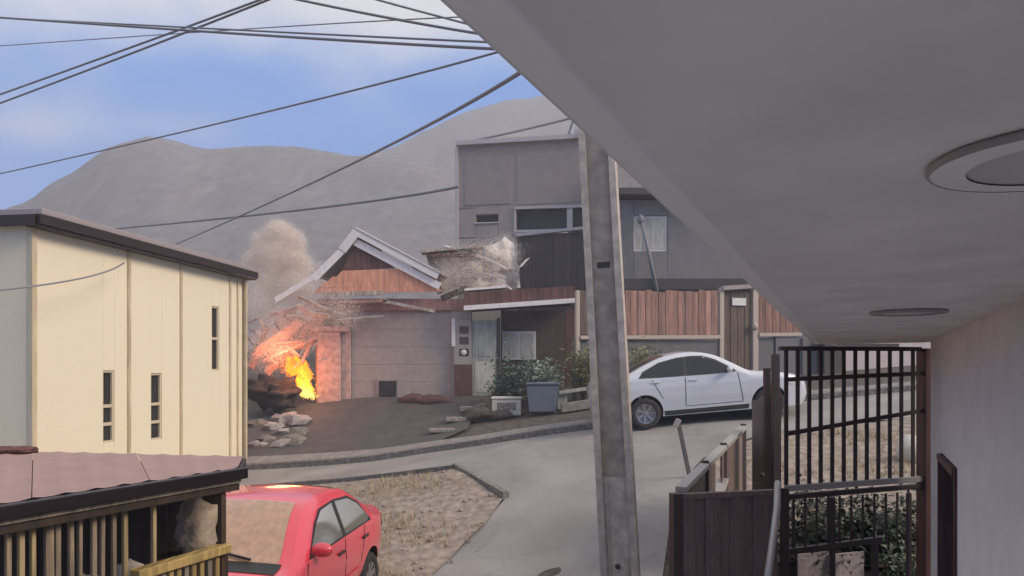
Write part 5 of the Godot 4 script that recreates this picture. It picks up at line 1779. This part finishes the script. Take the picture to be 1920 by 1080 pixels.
func build_street_things() -> void:
	var st := flat()
	var a := ground(2.78, 11.6, -0.1)
	var post := thing("leaning_post", "thin grey metal post leaning over at the lane's edge", "post", a)
	beam(st, a, at(1272, 792, 11.5), 0.06, 0.06, Vector3.BACK)
	obj("shaft", st, M.lowwall, post)
	st = flat()
	beam(st, at(1266, 800, 11.48), at(1273, 786, 11.48), 0.075, 0.075, Vector3.BACK)
	obj("cap", st, M.galv, post)

	# white box and blue bin in front of the porch
	var c := ground(-0.14, 19.6)
	var wb := thing("white_box", "white chest with a lid standing in front of the porch", "box", c)
	st = flat()
	box(st, c + Vector3(0, 0.23, 0), Vector3(0.76, 0.42, 0.45), Basis(), 0.02)
	obj("chest", st, M.whitebox, wb)
	st = flat()
	box(st, c + Vector3(0, 0.475, 0), Vector3(0.80, 0.06, 0.49), Basis(), 0.02)
	obj("lid", st, M.whitebox, wb)
	st = flat()
	box(st, c + Vector3(0, 0.26, 0.23), Vector3(0.5, 0.2, 0.012), Basis(), 0.004)
	obj("panel", st, M.step, wb)
	c = ground(0.78, 19.2)
	var bin := thing("blue_bin", "blue grey wheeled bin between the white box and the bushes", "bin", c)
	st = flat()
	var w0 := 0.34
	var w1 := 0.40
	var q := []
	for e in [[0.06, w0], [0.72, w1]]:
		for k in [[-1, -1], [1, -1], [1, 1], [-1, 1]]:
			q.append(c + Vector3(k[0] * e[1], e[0], k[1] * e[1] * 0.75))
	for k in 4:
		var l := (k + 1) % 4
		quad(st, q[k], q[l], q[4 + l], q[4 + k])
	quad(st, q[0], q[1], q[2], q[3])
	quad(st, q[4], q[5], q[6], q[7])
	obj("tub", st, M.bluebin, bin)
	st = flat()
	box(st, c + Vector3(0, 0.75, 0.0), Vector3(0.86, 0.06, 0.66), Basis(Vector3.RIGHT, -0.06), 0.02)
	obj("lid", st, M.bluebin, bin)
	st = flat()
	box(st, c + Vector3(0.02, 0.79, 0.2), Vector3(0.34, 0.03, 0.08), Basis(), 0.01)
	obj("handle", st, M.wire, bin)
	for s in [-0.27, 0.27]:
		st = smooth()
		lathe(st, [[0.0, 0.03], [0.07, 0.03], [0.085, 0.0], [0.07, -0.03], [0.0, -0.03]], Vector3.RIGHT, c + Vector3(s, 0.085, -0.22), 14)
		obj("wheel", st, M.tyre, bin)
	# planter edging by the bushes
	st = flat()
	beam(st, ground(1.25, 18.9, 0.12), ground(3.2, 19.1, 0.12), 0.2, 0.22)
	tag(obj("planter_edge", st, M.walk), "low concrete edging in front of the olive bushes", "edging")
	st = flat()
	beam(st, ground(1.2, 19.3, 0.45), ground(2.6, 19.4, 0.45), 0.3, 0.08)
	beam(st, ground(1.3, 19.3, 0.02), ground(1.3, 19.3, 0.45), 0.08, 0.25, Vector3.RIGHT)
	beam(st, ground(2.5, 19.4, 0.02), ground(2.5, 19.4, 0.45), 0.08, 0.25, Vector3.RIGHT)
	tag(obj("garden_bench", st, M.mint), "low grey green bench under the olive bushes", "bench")
	leafy("shrub", "dark green shrub in front of the porch window", ground(0.15, 20.7), 1.45, 1.5, 900, 0.13, M.leaf_dark, 51, "shrub")
	leafy("shrub", "grey green leafy shrub right behind the blue bin", ground(0.95, 20.0), 1.35, 1.3, 800, 0.14, M.leaf_grey, 52, "shrub")
	leafy("shrub", "olive bush at the corner of the porch beside the power pole", ground(1.9, 20.0), 1.5, 1.3, 900, 0.11, M.leaf_olive, 53, "shrub")
	leafy("shrub", "olive bush against the low wall behind the car's boot", ground(3.6, 20.0), 1.25, 1.6, 900, 0.11, M.leaf_olive, 54, "shrub")
	leafy("shrub", "small dark shrub beside the pale front door", ground(-0.35, 21.2), 0.8, 0.8, 350, 0.11, M.leaf_dark, 55, "shrub")


func build_litter() -> void:
	# dry tufts, stones and clods of the dirt lot and verge
	var r := RandomNumberGenerator.new()
	r.seed = 77
	var lot := PackedVector2Array([Vector2(-1.0, 9.6), Vector2(-0.45, 11.3), Vector2(-0.22, 12.2), Vector2(-1.2, 14.2), Vector2(-3.4, 14.9), Vector2(-5.0, 15.3), Vector2(-5.6, 12.0), Vector2(-1.4, 9.4)])
	var st := flat()
	var n := 0
	while n < 1500:
		var p := Vector2(r.randf_range(-5.6, 0.0), r.randf_range(9.0, 15.4))
		var verge := r.randf() < 0.35
		if verge:
			p = Vector2(r.randf_range(2.6, 9.5), r.randf_range(9.2, 14.2))
			if p.x < 2.6 + (p.y - 10.0) * 0.55 or p.x > 9.0:
				continue
		elif not Geometry2D.is_point_in_polygon(p, lot):
			continue
		if sin(p.x * 2.3) + cos(p.y * 2.9 + p.x) < r.randf_range(-0.8, 1.6):
			continue
		n += 1
		var b := ground(p.x, p.y, 0.0)
		for k in 5:
			var a := r.randf() * TAU
			var h := r.randf_range(0.05, 0.16)
			var d := Vector3(cos(a), 0, sin(a))
			var s := Vector3(-d.z, 0, d.x) * 0.008
			var o := b + d * r.randf() * 0.05
			tri(st, o - s, o + s, o + d * h * 0.7 + Vector3(0, h, 0))
	var grass := obj("dry_grass", st, M.straw)
	grass.set_meta("kind", "stuff")
	tag(grass, "dry straw coloured grass tufts on the dirt lot and verge", "grass")
	var gravel := smooth()
	for k in 420:
		var p := Vector2(r.randf_range(-5.2, 0.0), r.randf_range(9.2, 15.0))
		if not Geometry2D.is_point_in_polygon(p, lot):
			continue
		var s := 0.015 + 0.05 * pow(r.randf(), 2.5)
		lump(gravel, ground(p.x, p.y, 0.03 + s * 0.2), Vector3(s * 1.4, s, s * 1.2), k, 0.8, 4, 6)
	var gr := obj("gravel", gravel, M.dirt)
	gr.set_meta("kind", "stuff")
	tag(gr, "loose gravel scattered over the dirt lot", "gravel")


# ---------------------------------------------------------------- sky

func make_sky() -> PanoramaSkyMaterial:
	var w := 1024
	var h := 512
	var n := FastNoiseLite.new()
	n.seed = 14
	n.frequency = 1.0
	n.fractal_octaves = 5
	var im := Image.create(w, h, false, Image.FORMAT_RGBF)
	im.fill(Color(0.22, 0.21, 0.21))
	for yy in h / 2 + 4:
		var el := PI * (0.5 - (yy + 0.5) / h)
		for xx in w:
			var az := TAU * (xx + 0.5) / w
			var v := Vector3(cos(el) * sin(az), sin(el), cos(el) * cos(az))
			var k := n.get_noise_3d(v.x * 1.5 + 5.0, v.y * 3.4, v.z * 1.5) * 1.5 + n.get_noise_3d(v.x * 4.5, v.y * 9.0 + 3.0, v.z * 4.5) * 0.5
			var cover := smoothstep(-0.38, 0.42, k * 0.45 + (sin(el) - 0.362) * 5.0)
			var deep := clampf(sin(el) * 1.6, 0.0, 1.0)
			var blue := Vector3(0.0, 0.13, 0.40).lerp(Vector3(0.01, 0.115, 0.35), deep)
			blue = blue.lerp(Vector3(0.13, 0.21, 0.42), pow(1.0 - clampf(sin(el) * 3.2, 0.0, 1.0), 2.0))
			var lightc := 0.37 + 0.06 * n.get_noise_3d(v.x * 3.0 + 40.0, v.y * 5.0, v.z * 3.0)
			var cloud := Vector3(lightc * 0.985, lightc * 1.0, lightc * 1.01)
			var c := blue.lerp(cloud, cover * 0.93)
			im.set_pixel(xx, yy, Color(c.x, c.y, c.z))
	var m := PanoramaSkyMaterial.new()
	m.panorama = ImageTexture.create_from_image(im)
	return m


# ---------------------------------------------------------------- all of it

func _ready() -> void:
	var cam := Camera3D.new()
	cam.name = "camera"
	cam.projection = Camera3D.PROJECTION_FRUSTUM
	cam.near = 0.05
	cam.far = 2500.0
	cam.size = 0.05 * 1080.0 / LENS
	cam.frustum_offset = Vector2(0, 0.05 * (SKYLINE - 540.0) / LENS)
	add_child(cam)
	cam.position = Vector3(0, CAM_Y, 0)
	cam.current = true

	var env := Environment.new()
	env.background_mode = Environment.BG_SKY
	env.sky = Sky.new()
	env.sky.sky_material = make_sky()
	env.tonemap_mode = Environment.TONE_MAPPER_LINEAR
	env.tonemap_exposure = 2.75
	env.fog_enabled = true
	env.fog_density = 0.0038
	env.fog_light_color = Color(0.80, 0.80, 0.84)
	env.volumetric_fog_enabled = true
	env.volumetric_fog_density = 0.0
	env.sdfgi_enabled = true
	env.ssao_enabled = true
	env.ssil_enabled = true
	var we := WorldEnvironment.new()
	we.name = "environment"
	we.environment = env
	add_child(we)

	var sun := DirectionalLight3D.new()
	sun.name = "sun"
	sun.light_color = Color(1.0, 0.93, 0.84)
	sun.light_energy = 0.6
	sun.light_angular_distance = 24.0
	sun.shadow_enabled = true
	add_child(sun)
	sun.look_at_from_position(Vector3(0.78, 0.56, 0.30) * 50.0, Vector3.ZERO)

	rng.seed = 5
	solve_land()
	make_materials()
	build_land()
	build_hills()
	build_own_house()
	build_beige()
	build_shed()
	build_burning_house()
	build_grey_building()
	build_wood_fence()
	build_pole()
	build_wires()
	build_fence()
	build_cars()
	build_street_things()
	build_litter()
	build_dust()
